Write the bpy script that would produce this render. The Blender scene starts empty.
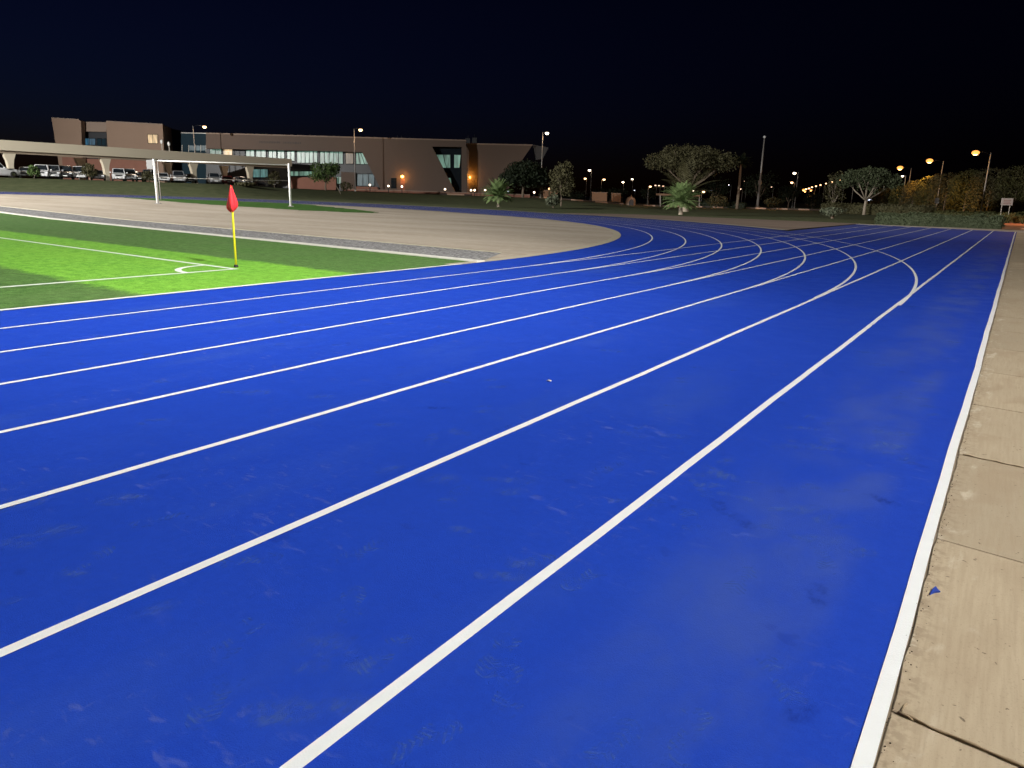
import bpy, bmesh, math, random
import numpy as np
from mathutils import Vector, Matrix

random.seed(7)
scene = bpy.context.scene
col = scene.collection
PI = math.pi

# ------------------------------------------------------------------ camera
F_PX, ROLL, PITCH, YAW, CAM_H = 747.055, 0.0255784, 0.2483718, 0.5820617, 1.4985
cy, sy, cp, sp = math.cos(YAW), math.sin(YAW), math.cos(PITCH), math.sin(PITCH)
FWD = Vector((-sy * cp, cy * cp, -sp))
RGT = Vector((cy, sy, 0))
UPV = RGT.cross(FWD)
R2 = RGT * math.cos(ROLL) + UPV * math.sin(ROLL)
U2 = -RGT * math.sin(ROLL) + UPV * math.cos(ROLL)
FH = Vector((-sy, cy, 0))          # horizontal viewing direction
RH = Vector((cy, sy, 0))           # horizontal right

cam_data = bpy.data.cameras.new('camera')
cam = bpy.data.objects.new('camera', cam_data)
col.objects.link(cam)
M = Matrix((R2, U2, -FWD)).transposed().to_4x4()
M.translation = Vector((0, 0, CAM_H))
cam.matrix_world = M
cam_data.sensor_width = 36
cam_data.lens = F_PX / 1024 * 36
cam_data.clip_start = 0.05
cam_data.clip_end = 9000
scene.camera = cam


def survey(px, py, d):
    """world point that was measured on the photograph at horizontal distance d"""
    r = FWD * F_PX + R2 * (px - 512) - U2 * (py - 384)
    r = r * (d / r.dot(FH))
    return r + Vector((0, 0, CAM_H))


# ------------------------------------------------------------------ terrain
XR, LANE, R_IN = -0.126, 1.22, 35.648
X_IN = XR - 8 * LANE
XC, YC = X_IN - R_IN, 12.68
R_OUT = R_IN + 8 * LANE
Y_END, Y_BACK = 57.2, -40.0


def crossfall(x):
    """the ground rises gently (1 %) towards the far straight"""
    return .0098 * min(60, max(0, -x - 34))


def lerp_tab(x, tab):
    if x <= tab[0][0]: return tab[0][1]
    for (a, va), (b, vb) in zip(tab, tab[1:]):
        if x <= b:
            t = (x - a) / (b - a)
            return va + (vb - va) * t
    return tab[-1][1]


def terrain(x, y):
    phi = math.atan2(-x, y) if not (x > 0 and y < 0) else 0.0
    if phi < 0: phi = 0.0
    H = lerp_tab(phi, [(0, 0), (.42, 0), (.55, 1.05), (.73, 1.25), (.85, 1.5), (.95, 1.9), (1.2, 2.0), (2.4, 2.0), (3.1, 0)])
    s0 = lerp_tab(phi, [(.75, 25), (.95, 2)])
    s1 = lerp_tab(phi, [(.75, 50), (.95, 13)])
    s = (abs(x - XC) if y < YC else math.hypot(x - XC, y - YC)) - R_OUT
    t = min(1, max(0, (s - s0) / (s1 - s0)))
    t = t * t * (3 - 2 * t)
    f = min(1, max(0, (y - 66) / 24)); base = crossfall(x) * (1 - f * f * (3 - 2 * f))
    return base * (1 - t) + max(H, base) * t


def stand(px, d, dz=0.0):
    """ground point in the direction of column px at distance d"""
    p = survey(px, 200, d)
    # follow the leaning vertical: two refinements are enough
    for _ in range(3):
        z = terrain(p.x, p.y)
        py = horizon(px) + (CAM_H - z) * F_PX / d
        p = survey(px, py, d)
    return Vector((p.x, p.y, terrain(p.x, p.y) + dz))


def horizon(px):
    return 181.4 + 0.0256 * px


# ------------------------------------------------------------------ materials
def new_mat(name):
    m = bpy.data.materials.new(name)
    m.use_nodes = True
    nt = m.node_tree
    b = nt.nodes['Principled BSDF']
    return m, nt, b


def N(nt, t, **kw):
    n = nt.nodes.new(t)
    for k, v in kw.items(): setattr(n, k, v)
    return n


def mat(name, c, rough=.6, metal=0., var=.15, scale=6., bump=0., bscale=40., spec=.5, coat=0.):
    m, nt, b = new_mat(name)
    b.inputs['Roughness'].default_value = rough
    b.inputs['Metallic'].default_value = metal
    b.inputs['Specular IOR Level'].default_value = spec
    b.inputs['Coat Weight'].default_value = coat
    tc = N(nt, 'ShaderNodeTexCoord')
    no = N(nt, 'ShaderNodeTexNoise'); no.inputs['Scale'].default_value = scale; no.inputs['Detail'].default_value = 6
    nt.links.new(tc.outputs['Object'], no.inputs['Vector'])
    mx = N(nt, 'ShaderNodeMix', data_type='RGBA')
    nt.links.new(no.outputs['Fac'], mx.inputs['Factor'])
    mx.inputs['A'].default_value = tuple(x * (1 - var) for x in c) + (1,)
    mx.inputs['B'].default_value = tuple(min(1, x * (1 + var)) for x in c) + (1,)
    nt.links.new(mx.outputs['Result'], b.inputs['Base Color'])
    if bump:
        n2 = N(nt, 'ShaderNodeTexNoise'); n2.inputs['Scale'].default_value = bscale; n2.inputs['Detail'].default_value = 4
        nt.links.new(tc.outputs['Object'], n2.inputs['Vector'])
        bp = N(nt, 'ShaderNodeBump'); bp.inputs['Strength'].default_value = bump; bp.inputs['Distance'].default_value = .02
        nt.links.new(n2.outputs['Fac'], bp.inputs['Height'])
        nt.links.new(bp.outputs['Normal'], b.inputs['Normal'])
    return m


def emit(name, c, s, curtain=False):
    m, nt, b = new_mat(name)
    b.inputs['Base Color'].default_value = (.05, .05, .05, 1)
    b.inputs['Roughness'].default_value = .3
    b.inputs['Emission Color'].default_value = tuple(c) + (1,)
    b.inputs['Emission Strength'].default_value = s
    if curtain:      # a lit room behind blinds: uneven vertical strips and blotches
        tc = N(nt, 'ShaderNodeTexCoord')
        mp = N(nt, 'ShaderNodeMapping'); mp.inputs['Scale'].default_value = (1.6, 1.6, .25)
        nt.links.new(tc.outputs['Object'], mp.inputs['Vector'])
        no = N(nt, 'ShaderNodeTexNoise'); no.inputs['Scale'].default_value = 1.3; no.inputs['Detail'].default_value = 3
        nt.links.new(mp.outputs['Vector'], no.inputs['Vector'])
        mr = N(nt, 'ShaderNodeMapRange'); mr.inputs['From Min'].default_value = .3; mr.inputs['From Max'].default_value = .7
        mr.inputs['To Min'].default_value = s * .3; mr.inputs['To Max'].default_value = s * 1.5
        nt.links.new(no.outputs['Fac'], mr.inputs['Value'])
        nt.links.new(mr.outputs['Result'], b.inputs['Emission Strength'])
    return m


def foliage(name, c, c2, rough=.65):
    m, nt, b = new_mat(name)
    b.inputs['Roughness'].default_value = rough
    b.inputs['Specular IOR Level'].default_value = .25
    g = N(nt, 'ShaderNodeNewGeometry')
    tc = N(nt, 'ShaderNodeTexCoord')
    no = N(nt, 'ShaderNodeTexNoise'); no.inputs['Scale'].default_value = .9
    nt.links.new(tc.outputs['Object'], no.inputs['Vector'])
    ad = N(nt, 'ShaderNodeMath', operation='ADD')
    nt.links.new(g.outputs['Random Per Island'], ad.inputs[0]); nt.links.new(no.outputs['Fac'], ad.inputs[1])
    mu = N(nt, 'ShaderNodeMath', operation='MULTIPLY'); mu.inputs[1].default_value = .5
    nt.links.new(ad.outputs[0], mu.inputs[0])
    mx = N(nt, 'ShaderNodeMix', data_type='RGBA')
    mx.inputs['A'].default_value = tuple(c) + (1,); mx.inputs['B'].default_value = tuple(c2) + (1,)
    nt.links.new(mu.outputs[0], mx.inputs['Factor'])
    nt.links.new(mx.outputs['Result'], b.inputs['Base Color'])
    return m


def track_material():
    m, nt, b = new_mat('blue_track_coating')
    L = nt.links.new
    tc = N(nt, 'ShaderNodeTexCoord')

    def noise(scale, detail=5, sx=1, sy=1, rot=0., rough=.55, dist=0.):
        mp = N(nt, 'ShaderNodeMapping'); mp.inputs['Scale'].default_value = (sx, sy, 1); mp.inputs['Rotation'].default_value = (0, 0, rot)
        L(tc.outputs['Object'], mp.inputs['Vector'])
        n = N(nt, 'ShaderNodeTexNoise'); n.inputs['Scale'].default_value = scale; n.inputs['Detail'].default_value = detail
        n.inputs['Roughness'].default_value = rough; n.inputs['Distortion'].default_value = dist
        L(mp.outputs['Vector'], n.inputs['Vector'])
        return n.outputs['Fac']

    def ramp(f, a, bb, lo=0., hi=1.):
        r = N(nt, 'ShaderNodeMapRange', interpolation_type='SMOOTHSTEP')
        r.inputs['From Min'].default_value = a; r.inputs['From Max'].default_value = bb
        r.inputs['To Min'].default_value = lo; r.inputs['To Max'].default_value = hi
        L(f, r.inputs['Value']); return r.outputs['Result']

    def mult(a, bb):
        r = N(nt, 'ShaderNodeMath', operation='MULTIPLY')
        for i, v in enumerate((a, bb)):
            if isinstance(v, (int, float)): r.inputs[i].default_value = v
            else: L(v, r.inputs[i])
        return r.outputs[0]

    def mix(f, a, bb):
        x = N(nt, 'ShaderNodeMix', data_type='RGBA')
        L(f, x.inputs['Factor'])
        for k, v in (('A', a), ('B', bb)):
            if isinstance(v, tuple): x.inputs[k].default_value = v + (1,)
            else: L(v, x.inputs[k])
        return x.outputs['Result']
    base = mix(noise(.35, 4), (.0105, .051, .42), (.0145, .060, .485))
    base = mix(ramp(noise(30, 3), .35, .65, 0, .22), base, (.009, .036, .33))
    base = mix(ramp(noise(210, 2), .50, .68, 0, .30), base, (.006, .026, .26))            # rubber granules
    base = mix(ramp(noise(170, 2), .60, .72, 0, .22), base, (.030, .095, .56))
    # dull dusty swathes worn along the running direction
    dust = mult(ramp(noise(.9, 5, 1.3, .35), .52, .74), .38)
    base = mix(dust, base, (.035, .085, .38))
    # small chalky scuffs left by shoes: short smears, in clusters
    clus = ramp(noise(.8, 3), .45, .62, .05, 1)
    sc1 = ramp(noise(7.5, 4, 1.0, 2.6, .5, .6, .4), .58, .70)
    sc2 = ramp(noise(13, 5, 2.2, 1.0, -.3, .65, .5), .60, .74)
    base = mix(mult(mult(sc1, clus), .26), base, (.16, .20, .47))
    base = mix(mult(mult(sc2, clus), .16), base, (.22, .26, .50))
    # worn sandy film next to the outer edge
    sep = N(nt, 'ShaderNodeSeparateXYZ'); L(tc.outputs['Object'], sep.inputs[0])
    edge = mult(ramp(sep.outputs['X'], -1.15, -.75), ramp(sep.outputs['X'], -.28, -.45))
    edge = mult(mult(edge, ramp(noise(1.6, 5, 1, .6, 0, .6, .3), .36, .66)), .55)
    base = mix(edge, base, (.050, .092, .35))
    # thin dust on the bend, plus the dull tone of dim light painted in
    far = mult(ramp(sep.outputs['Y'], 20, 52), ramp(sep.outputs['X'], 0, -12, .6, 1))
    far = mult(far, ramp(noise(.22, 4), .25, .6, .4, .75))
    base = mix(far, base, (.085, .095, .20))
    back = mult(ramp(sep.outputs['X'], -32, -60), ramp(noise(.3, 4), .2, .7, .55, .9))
    base = mix(back, base, (.060, .066, .15))  # far straight: dusty, and greyed further to imitate its dim light
    # dark spilled coating blots
    dk = ramp(noise(3.7, 3, 1, 1, .9), .68, .73, 0, .32)
    base = mix(dk, base, (.008, .026, .24))
    L(base, b.inputs['Base Color'])
    L(ramp(noise(3, 4), .3, .7, .62, .8), b.inputs['Roughness'])
    b.inputs['Specular IOR Level'].default_value = .12
    bp = N(nt, 'ShaderNodeBump'); bp.inputs['Strength'].default_value = .5; bp.inputs['Distance'].default_value = .005
    L(noise(260, 2), bp.inputs['Height']); L(bp.outputs['Normal'], b.inputs['Normal'])
    return m


def slab_material():
    m, nt, b = new_mat('broomed_concrete')
    L = nt.links.new
    tc = N(nt, 'ShaderNodeTexCoord')
    sep = N(nt, 'ShaderNodeSeparateXYZ'); L(tc.outputs['Object'], sep.inputs[0])

    def noise(scale, detail=5, sx=1, sy=1, dist=0.):
        mp = N(nt, 'ShaderNodeMapping'); mp.inputs['Scale'].default_value = (sx, sy, 1)
        L(tc.outputs['Object'], mp.inputs['Vector'])
        n = N(nt, 'ShaderNodeTexNoise'); n.inputs['Scale'].default_value = scale; n.inputs['Detail'].default_value = detail
        n.inputs['Distortion'].default_value = dist
        L(mp.outputs['Vector'], n.inputs['Vector']); return n.outputs['Fac']

    def ramp(f, a, bb, lo=0., hi=1.):
        r = N(nt, 'ShaderNodeMapRange', interpolation_type='SMOOTHSTEP')
        for k, v in (('From Min', a), ('From Max', bb), ('To Min', lo), ('To Max', hi)): r.inputs[k].default_value = v
        L(f, r.inputs['Value']); return r.outputs['Result']

    def mix(f, a, bb):
        x = N(nt, 'ShaderNodeMix', data_type='RGBA'); L(f, x.inputs['Factor'])
        for k, v in (('A', a), ('B', bb)):
            if isinstance(v, tuple): x.inputs[k].default_value = v + (1,)
            else: L(v, x.inputs[k])
        return x.outputs['Result']
    g = N(nt, 'ShaderNodeNewGeometry')
    base = mix(g.outputs['Random Per Island'], (.37, .305, .215), (.50, .405, .28))
    base = mix(ramp(noise(1.3, 5), .35, .7, 0, .6), base, (.40, .325, .225))
    base = mix(ramp(noise(60, 3, 1, .05), .35, .7, 0, .42), base, (.35, .275, .185))      # broom streaks
    base = mix(ramp(noise(8, 5, 1, .5, .6), .62, .74, 0, .4), base, (.56, .49, .38))      # white paint and lime traces
    base = mix(ramp(noise(40, 2), .70, .76, 0, .8), base, (.10, .075, .05))                # specks
    base = mix(ramp(noise(2.4, 6, 1, .7, .8), .50, .68, 0, .5), base, (.33, .25, .165))     # rusty damp stains
    e2 = N(nt, 'ShaderNodeMath', operation='MULTIPLY'); L(ramp(sep.outputs['X'], .05, -.02), e2.inputs[0]); L(ramp(noise(7, 6, 1.6, .5, .5),   .56, .70, 0, .7), e2.inputs[1])
    base = mix(e2.outputs[0], base, (.56, .49, .38))                                         # spilled white paint along the edge
    base = mix(ramp(noise(150, 3), .56, .72, 0, .35), base, (.25, .195, .135))
    e = N(nt, 'ShaderNodeMath', operation='MULTIPLY')
    L(ramp(sep.outputs['X'], .02, -.09), e.inputs[0]); L(ramp(noise(34, 5), .45, .62, 0, .8), e.inputs[1])
    base = mix(e.outputs[0], base, (.30, .235, .16))
    L(base, b.inputs['Base Color'])
    b.inputs['Roughness'].default_value = .85
    b.inputs['Specular IOR Level'].default_value = .25
    bp = N(nt, 'ShaderNodeBump'); bp.inputs['Strength'].default_value = .5; bp.inputs['Distance'].default_value = .004
    L(noise(70, 4, 1, .08), bp.inputs['Height']); L(bp.outputs['Normal'], b.inputs['Normal'])
    return m


def turf_material(name, a, c):
    m, nt, b = new_mat(name)
    L = nt.links.new
    tc = N(nt, 'ShaderNodeTexCoord')
    n1 = N(nt, 'ShaderNodeTexNoise'); n1.inputs['Scale'].default_value = 14; n1.inputs['Detail'].default_value = 6; n1.inputs['Roughness'].default_value = .7
    n2 = N(nt, 'ShaderNodeTexNoise'); n2.inputs['Scale'].default_value = 1.1; n2.inputs['Detail'].default_value = 4
    L(tc.outputs['Object'], n1.inputs['Vector']); L(tc.outputs['Object'], n2.inputs['Vector'])
    ad = N(nt, 'ShaderNodeMath', operation='ADD'); L(n1.outputs['Fac'], ad.inputs[0]); L(n2.outputs['Fac'], ad.inputs[1])
    mr = N(nt, 'ShaderNodeMapRange'); mr.inputs['From Min'].default_value = .72; mr.inputs['From Max'].default_value = 1.28
    L(ad.outputs[0], mr.inputs['Value'])
    mx = N(nt, 'ShaderNodeMix', data_type='RGBA'); mx.inputs['A'].default_value = a + (1,); mx.inputs['B'].default_value = c + (1,)
    L(mr.outputs['Result'], mx.inputs['Factor']); L(mx.outputs['Result'], b.inputs['Base Color'])
    b.inputs['Roughness'].default_value = .8; b.inputs['Specular IOR Level'].default_value = .2
    n3 = N(nt, 'ShaderNodeTexNoise'); n3.inputs['Scale'].default_value = 60; n3.inputs['Detail'].default_value = 3
    L(tc.outputs['Object'], n3.inputs['Vector'])
    bp = N(nt, 'ShaderNodeBump'); bp.inputs['Strength'].default_value = .7; bp.inputs['Distance'].default_value = .02
    L(n3.outputs['Fac'], bp.inputs['Height']); L(bp.outputs['Normal'], b.inputs['Normal'])
    return m


def banded_turf_material():
    """dark turf with one bright band across the corner; the fibres blur the edge of the band"""
    m, nt, b = new_mat('banded_turf')
    L = nt.links.new
    tc = N(nt, 'ShaderNodeTexCoord'); sep = N(nt, 'ShaderNodeSeparateXYZ'); L(tc.outputs['Object'], sep.inputs[0])

    def noise(scale, detail, sx=1, sy=1, rough=.6):
        mp = N(nt, 'ShaderNodeMapping'); mp.inputs['Scale'].default_value = (sx, sy, 1); L(tc.outputs['Object'], mp.inputs['Vector'])
        n = N(nt, 'ShaderNodeTexNoise'); n.inputs['Scale'].default_value = scale; n.inputs['Detail'].default_value = detail; n.inputs['Roughness'].default_value = rough
        L(mp.outputs['Vector'], n.inputs['Vector']); return n.outputs['Fac']

    def op(o, a, c):
        r = N(nt, 'ShaderNodeMath', operation=o)
        for i, v in enumerate((a, c)):
            if isinstance(v, (int, float)): r.inputs[i].default_value = v
            else: L(v, r.inputs[i])
        return r.outputs[0]

    def ramp(f, a, c, lo=0., hi=1.):
        r = N(nt, 'ShaderNodeMapRange', interpolation_type='SMOOTHSTEP')
        for k, v in (('From Min', a), ('From Max', c), ('To Min', lo), ('To Max', hi)): r.inputs[k].default_value = v
        L(f, r.inputs['Value']); return r.outputs['Result']

    def mix(f, a, c):
        x = N(nt, 'ShaderNodeMix', data_type='RGBA'); L(f, x.inputs['Factor'])
        for k, v in (('A', a), ('B', c)):
            if isinstance(v, tuple): x.inputs[k].default_value = v + (1,)
            else: L(v, x.inputs[k])
        return x.outputs['Result']
    xo = op('MULTIPLY', op('ADD', sep.outputs['X'], 10.3), -1.)
    wob = op('MULTIPLY', op('ADD', op('SUBTRACT', noise(2.2, 4), .5), op('MULTIPLY', op('SUBTRACT', noise(22, 3), .5), .9)), .55)
    y = op('ADD', sep.outputs['Y'], wob)
    near = op('SUBTRACT', y, op('ADD', op('MULTIPLY', xo, .070), 5.80))
    far = op('SUBTRACT', op('ADD', op('MULTIPLY', xo, .063), 9.98), y)
    band = op('MULTIPLY', ramp(near, -.10, .16), ramp(far, -.10, .16))
    fib = ramp(op('ADD', noise(38, 5, 1, 1, .75), op('MULTIPLY', noise(6, 4), .7)), .58, 1.12)
    patch = ramp(noise(.8, 4), .3, .7)
    light = mix(fib, (.075, .25, .018), (.26, .60, .075)); light = mix(op('MULTIPLY', patch, .35), light, (.23, .50, .05))
    dark = mix(fib, (.035, .105, .018), (.135, .27, .068)); dark = mix(op('MULTIPLY', patch, .3), dark, (.13, .19, .075))
    L(mix(band, dark, light), b.inputs['Base Color'])
    b.inputs['Roughness'].default_value = .8; b.inputs['Specular IOR Level'].default_value = .2
    bp = N(nt, 'ShaderNodeBump'); bp.inputs['Strength'].default_value = .8; bp.inputs['Distance'].default_value = .025
    L(noise(55, 3), bp.inputs['Height']); L(bp.outputs['Normal'], b.inputs['Normal'])
    return m


def dirt_material(name, a, bcol, c, sx=.25):
    m, nt, b = new_mat(name)
    L = nt.links.new
    tc = N(nt, 'ShaderNodeTexCoord')
    mp = N(nt, 'ShaderNodeMapping'); mp.inputs['Scale'].default_value = (sx, 1, 1); mp.inputs['Rotation'].default_value = (0, 0, -.55)
    L(tc.outputs['Object'], mp.inputs['Vector'])
    n1 = N(nt, 'ShaderNodeTexNoise'); n1.inputs['Scale'].default_value = .45; n1.inputs['Detail'].default_value = 7
    n2 = N(nt, 'ShaderNodeTexNoise'); n2.inputs['Scale'].default_value = 3; n2.inputs['Detail'].default_value = 6
    L(mp.outputs['Vector'], n1.inputs['Vector']); L(tc.outputs['Object'], n2.inputs['Vector'])
    r1 = N(nt, 'ShaderNodeMapRange'); r1.inputs['From Min'].default_value = .35; r1.inputs['From Max'].default_value = .65; L(n1.outputs['Fac'], r1.inputs['Value'])
    r2 = N(nt, 'ShaderNodeMapRange'); r2.inputs['From Min'].default_value = .5; r2.inputs['From Max'].default_value = .72; r2.inputs['To Max'].default_value = .6; L(n2.outputs['Fac'], r2.inputs['Value'])
    m1 = N(nt, 'ShaderNodeMix', data_type='RGBA'); m1.inputs['A'].default_value = a + (1,); m1.inputs['B'].default_value = bcol + (1,); L(r1.outputs['Result'], m1.inputs['Factor'])
    m2 = N(nt, 'ShaderNodeMix', data_type='RGBA'); L(m1.outputs['Result'], m2.inputs['A']); m2.inputs['B'].default_value = c + (1,); L(r2.outputs['Result'], m2.inputs['Factor'])
    L(m2.outputs['Result'], b.inputs['Base Color'])
    b.inputs['Roughness'].default_value = .9; b.inputs['Specular IOR Level'].default_value = .2
    bp = N(nt, 'ShaderNodeBump'); bp.inputs['Strength'].default_value = .4; bp.inputs['Distance'].default_value = .03
    L(n2.outputs['Fac'], bp.inputs['Height']); L(bp.outputs['Normal'], b.inputs['Normal'])
    return m


def gravel_material():
    m, nt, b = new_mat('grey_gravel')
    L = nt.links.new
    tc = N(nt, 'ShaderNodeTexCoord')
    v = N(nt, 'ShaderNodeTexVoronoi'); v.inputs['Scale'].default_value = 15; L(tc.outputs['Object'], v.inputs['Vector'])
    sp_ = N(nt, 'ShaderNodeSeparateColor'); L(v.outputs['Color'], sp_.inputs[0])
    mx = N(nt, 'ShaderNodeMix', data_type='RGBA'); mx.inputs['A'].default_value = (.10, .10, .105, 1); mx.inputs['B'].default_value = (.36, .355, .35, 1)
    L(sp_.outputs[0], mx.inputs['Factor']); L(mx.outputs['Result'], b.inputs['Base Color'])
    b.inputs['Roughness'].default_value = .9
    bp = N(nt, 'ShaderNodeBump'); bp.inputs['Distance'].default_value = .05; L(v.outputs['Distance'], bp.inputs['Height']); L(bp.outputs['Normal'], b.inputs['Normal'])
    return m


def painted_kerb_material():
    m, nt, b = new_mat('painted_kerb')
    L = nt.links.new
    tc = N(nt, 'ShaderNodeTexCoord')
    sep = N(nt, 'ShaderNodeSeparateXYZ'); L(tc.outputs['Object'], sep.inputs[0])
    md = N(nt, 'ShaderNodeMath', operation='MODULO'); ad = N(nt, 'ShaderNodeMath', operation='ADD'); ad.inputs[1].default_value = 600
    L(sep.outputs['X'], ad.inputs[0]); L(ad.outputs[0], md.inputs[0]); md.inputs[1].default_value = 3.6
    gt = N(nt, 'ShaderNodeMath', operation='GREATER_THAN'); gt.inputs[1].default_value = 1.8; L(md.outputs[0], gt.inputs[0])
    mx = N(nt, 'ShaderNodeMix', data_type='RGBA'); mx.inputs['A'].default_value = (.08, .06, .05, 1); mx.inputs['B'].default_value = (.55, .38, .28, 1)
    L(gt.outputs[0], mx.inputs['Factor']); L(mx.outputs['Result'], b.inputs['Base Color'])
    b.inputs['Roughness'].default_value = .7
    return m


MT = dict(
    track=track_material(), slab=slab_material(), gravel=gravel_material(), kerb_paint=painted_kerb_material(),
    line=mat('white_line_paint', (.80, .82, .82), .55, var=.06, scale=9, bump=.15, bscale=160),
    turf=banded_turf_material(),
    turf_line=mat('turf_line_fibre', (.72, .80, .70), .8, var=.12, scale=30),
    grass=turf_material('short_grass', (.075, .095, .042), (.14, .155, .078)),
    grass_patch=turf_material('watered_grass', (.035, .10, .015), (.07, .17, .03)),
    dirt=dirt_material('compacted_sand', (.46, .40, .325), (.36, .305, .24), (.52, .455, .365)),
    apron=dirt_material('brown_concrete', (.22, .165, .13), (.26, .20, .155), (.18, .135, .11)),
    conc=mat('weathered_concrete', (.38, .34, .28), .85, var=.18, scale=3, bump=.3),
    kerbc=mat('yellowed_kerb', (.42, .38, .28), .85, var=.15, scale=4),
    kerbw=mat('white_kerb', (.66, .64, .58), .8, var=.12, scale=4),
    asphalt=mat('asphalt', (.05, .048, .046), .9, var=.2, scale=2, bump=.3),
    wallt=mat('red_brown_stucco', (.30, .205, .15), .85, var=.07, scale=.5),
    wall=mat('brown_stucco', (.125, .090, .073), .85, var=.05, scale=.4, bump=.1, bscale=8),
    wall2=mat('pale_brown_stucco', (.30, .225, .18), .85, var=.05, scale=.4),
    brick=mat('red_brown_cladding', (.26, .12, .085), .85, var=.12, scale=1.2),
    dark=mat('dark_cladding', (.018, .020, .026), .45, var=.2, scale=.8),
    glass=mat('dark_glass', (.015, .02, .026), .08, var=.2, scale=.5, spec=.8),
    bluegl=mat('blue_glass', (.02, .04, .055), .1, var=.2, scale=.5, spec=.8),
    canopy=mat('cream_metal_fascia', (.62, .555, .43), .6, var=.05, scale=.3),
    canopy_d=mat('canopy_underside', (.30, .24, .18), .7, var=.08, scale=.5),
    pole=mat('galvanised_steel', (.36, .34, .32), .5, metal=.3, var=.08, scale=2),
    palepole=mat('pale_painted_steel', (.6, .55, .48), .5, var=.06, scale=2),
    whitepole=mat('white_painted_steel', (.82, .82, .80), .45, var=.04, scale=2),
    rope=mat('pale_cord', (.5, .47, .42), .8),
    flagred=mat('red_flag_cloth', (.72, .018, .03), .75, var=.1, scale=6, bump=.2, bscale=20),
    yellow=mat('yellow_plastic', (.70, .62, .02), .45, var=.05),
    black=mat('black_rubber', (.02, .02, .02), .8),
    bark=mat('bark', (.17, .13, .095), .9, var=.3, scale=8, bump=.5, bscale=20),
    bark_pale=mat('pale_bark', (.32, .27, .21), .9, var=.25, scale=8, bump=.5, bscale=20),
    terracotta=mat('terracotta_paving', (.36, .17, .09), .85, var=.15, scale=3),
    blockw=mat('rendered_block_wall', (.24, .15, .095), .85, var=.15, scale=2),
    signw=mat('sign_white', (.62, .56, .53), .5, var=.04),
    signink=mat('faded_red_lettering', (.42, .22, .20), .6),
    signgrey=mat('sign_grey_back', (.42, .42, .42), .5),
    chrome=mat('bright_metal', (.6, .6, .6), .25, metal=1., var=.02),
    tyre=mat('tyre_rubber', (.016, .016, .016), .85),
    headl=mat('headlight_lens', (.75, .78, .80), .12, var=.03, spec=.8),
    tail=mat('tail_light_lens', (.5, .012, .01), .2, var=.05),
    plate=mat('number_plate', (.8, .8, .78), .4),
    car_white=mat('white_car_paint', (.66, .67, .68), .3, var=.02, coat=.6),
    car_silver=mat('silver_car_paint', (.40, .41, .43), .3, metal=.4, var=.03, coat=.6),
    car_grey=mat('grey_car_paint', (.14, .14, .15), .3, metal=.3, var=.03, coat=.6),
    car_dark=mat('black_car_paint', (.012, .012, .014), .25, var=.03, coat=.6),
    car_red=mat('dark_red_car_paint', (.24, .015, .015), .3, var=.03, coat=.6),
    letter=mat('dark_lettering', (.06, .045, .04), .6),
    bluechip=mat('blue_coating_flake', (.016, .05, .34), .7),
    sealant=mat('tan_joint_sealant', (.33, .25, .155), .9, var=.2, scale=30),
    grit=mat('dark_grit', (.12, .09, .06), .95, var=.4, scale=60),
    joint=mat('joint_dirt', (.22, .17, .115), .95, var=.3, scale=20),
    win_green=emit('lit_window_green', (.36, .64, .50), .36, True),
    win_cyan=emit('lit_window_cyan', (.26, .58, .56), .34, True),
    win_warm=emit('lit_window_warm', (1., .70, .38), .75, True),
    win_beige=emit('lit_window_beige', (.50, .36, .22), .30, True),
    win_dim=emit('dim_window', (.16, .28, .32), .30, True),
    win_blue=emit('dim_blue_window', (.05, .16, .26), .5, True),
    halo_shell=emit('orange_halo_glow', (1., .36, .07), 2.0),  # glow colour for the imitated halo of the orange lamps
    lamp_orange=emit('sodium_lamp', (1., .55, .20), 12),
    lamp_warm=emit('warm_lamp', (1., .56, .26), 6),
    lamp_white=emit('white_lamp', (1., .80, .58), 6),
    lamp_cool=emit('cool_lamp', (.72, .80, 1.), 4),
    lamp_dim=emit('dim_lamp', (1., .62, .42), 2.2),
    lamp_wall=emit('orange_wall_lamp', (1., .46, .08), 12),
    flood=emit('floodlight_lens', (1., .98, .94), 60),
    leaf_olive=foliage('olive_leaves', (.048, .046, .020), (.094, .086, .042)),
    leaf_green=foliage('green_leaves', (.045, .085, .022), (.10, .15, .045)),
    leaf_bright=foliage('bright_palm_leaves', (.09, .15, .05), (.20, .27, .11)),
    leaf_dark=foliage('dark_leaves', (.010, .018, .010), (.026, .034, .016)),
    leaf_grey=foliage('grey_green_leaves', (.06, .075, .045), (.12, .13, .085)),
    leaf_hedge=foliage('hedge_leaves', (.042, .056, .028), (.075, .09, .046)),
    leaf_yellow=foliage('yellow_green_leaves', (.05, .055, .018), (.085, .085, .03)),
)


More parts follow.
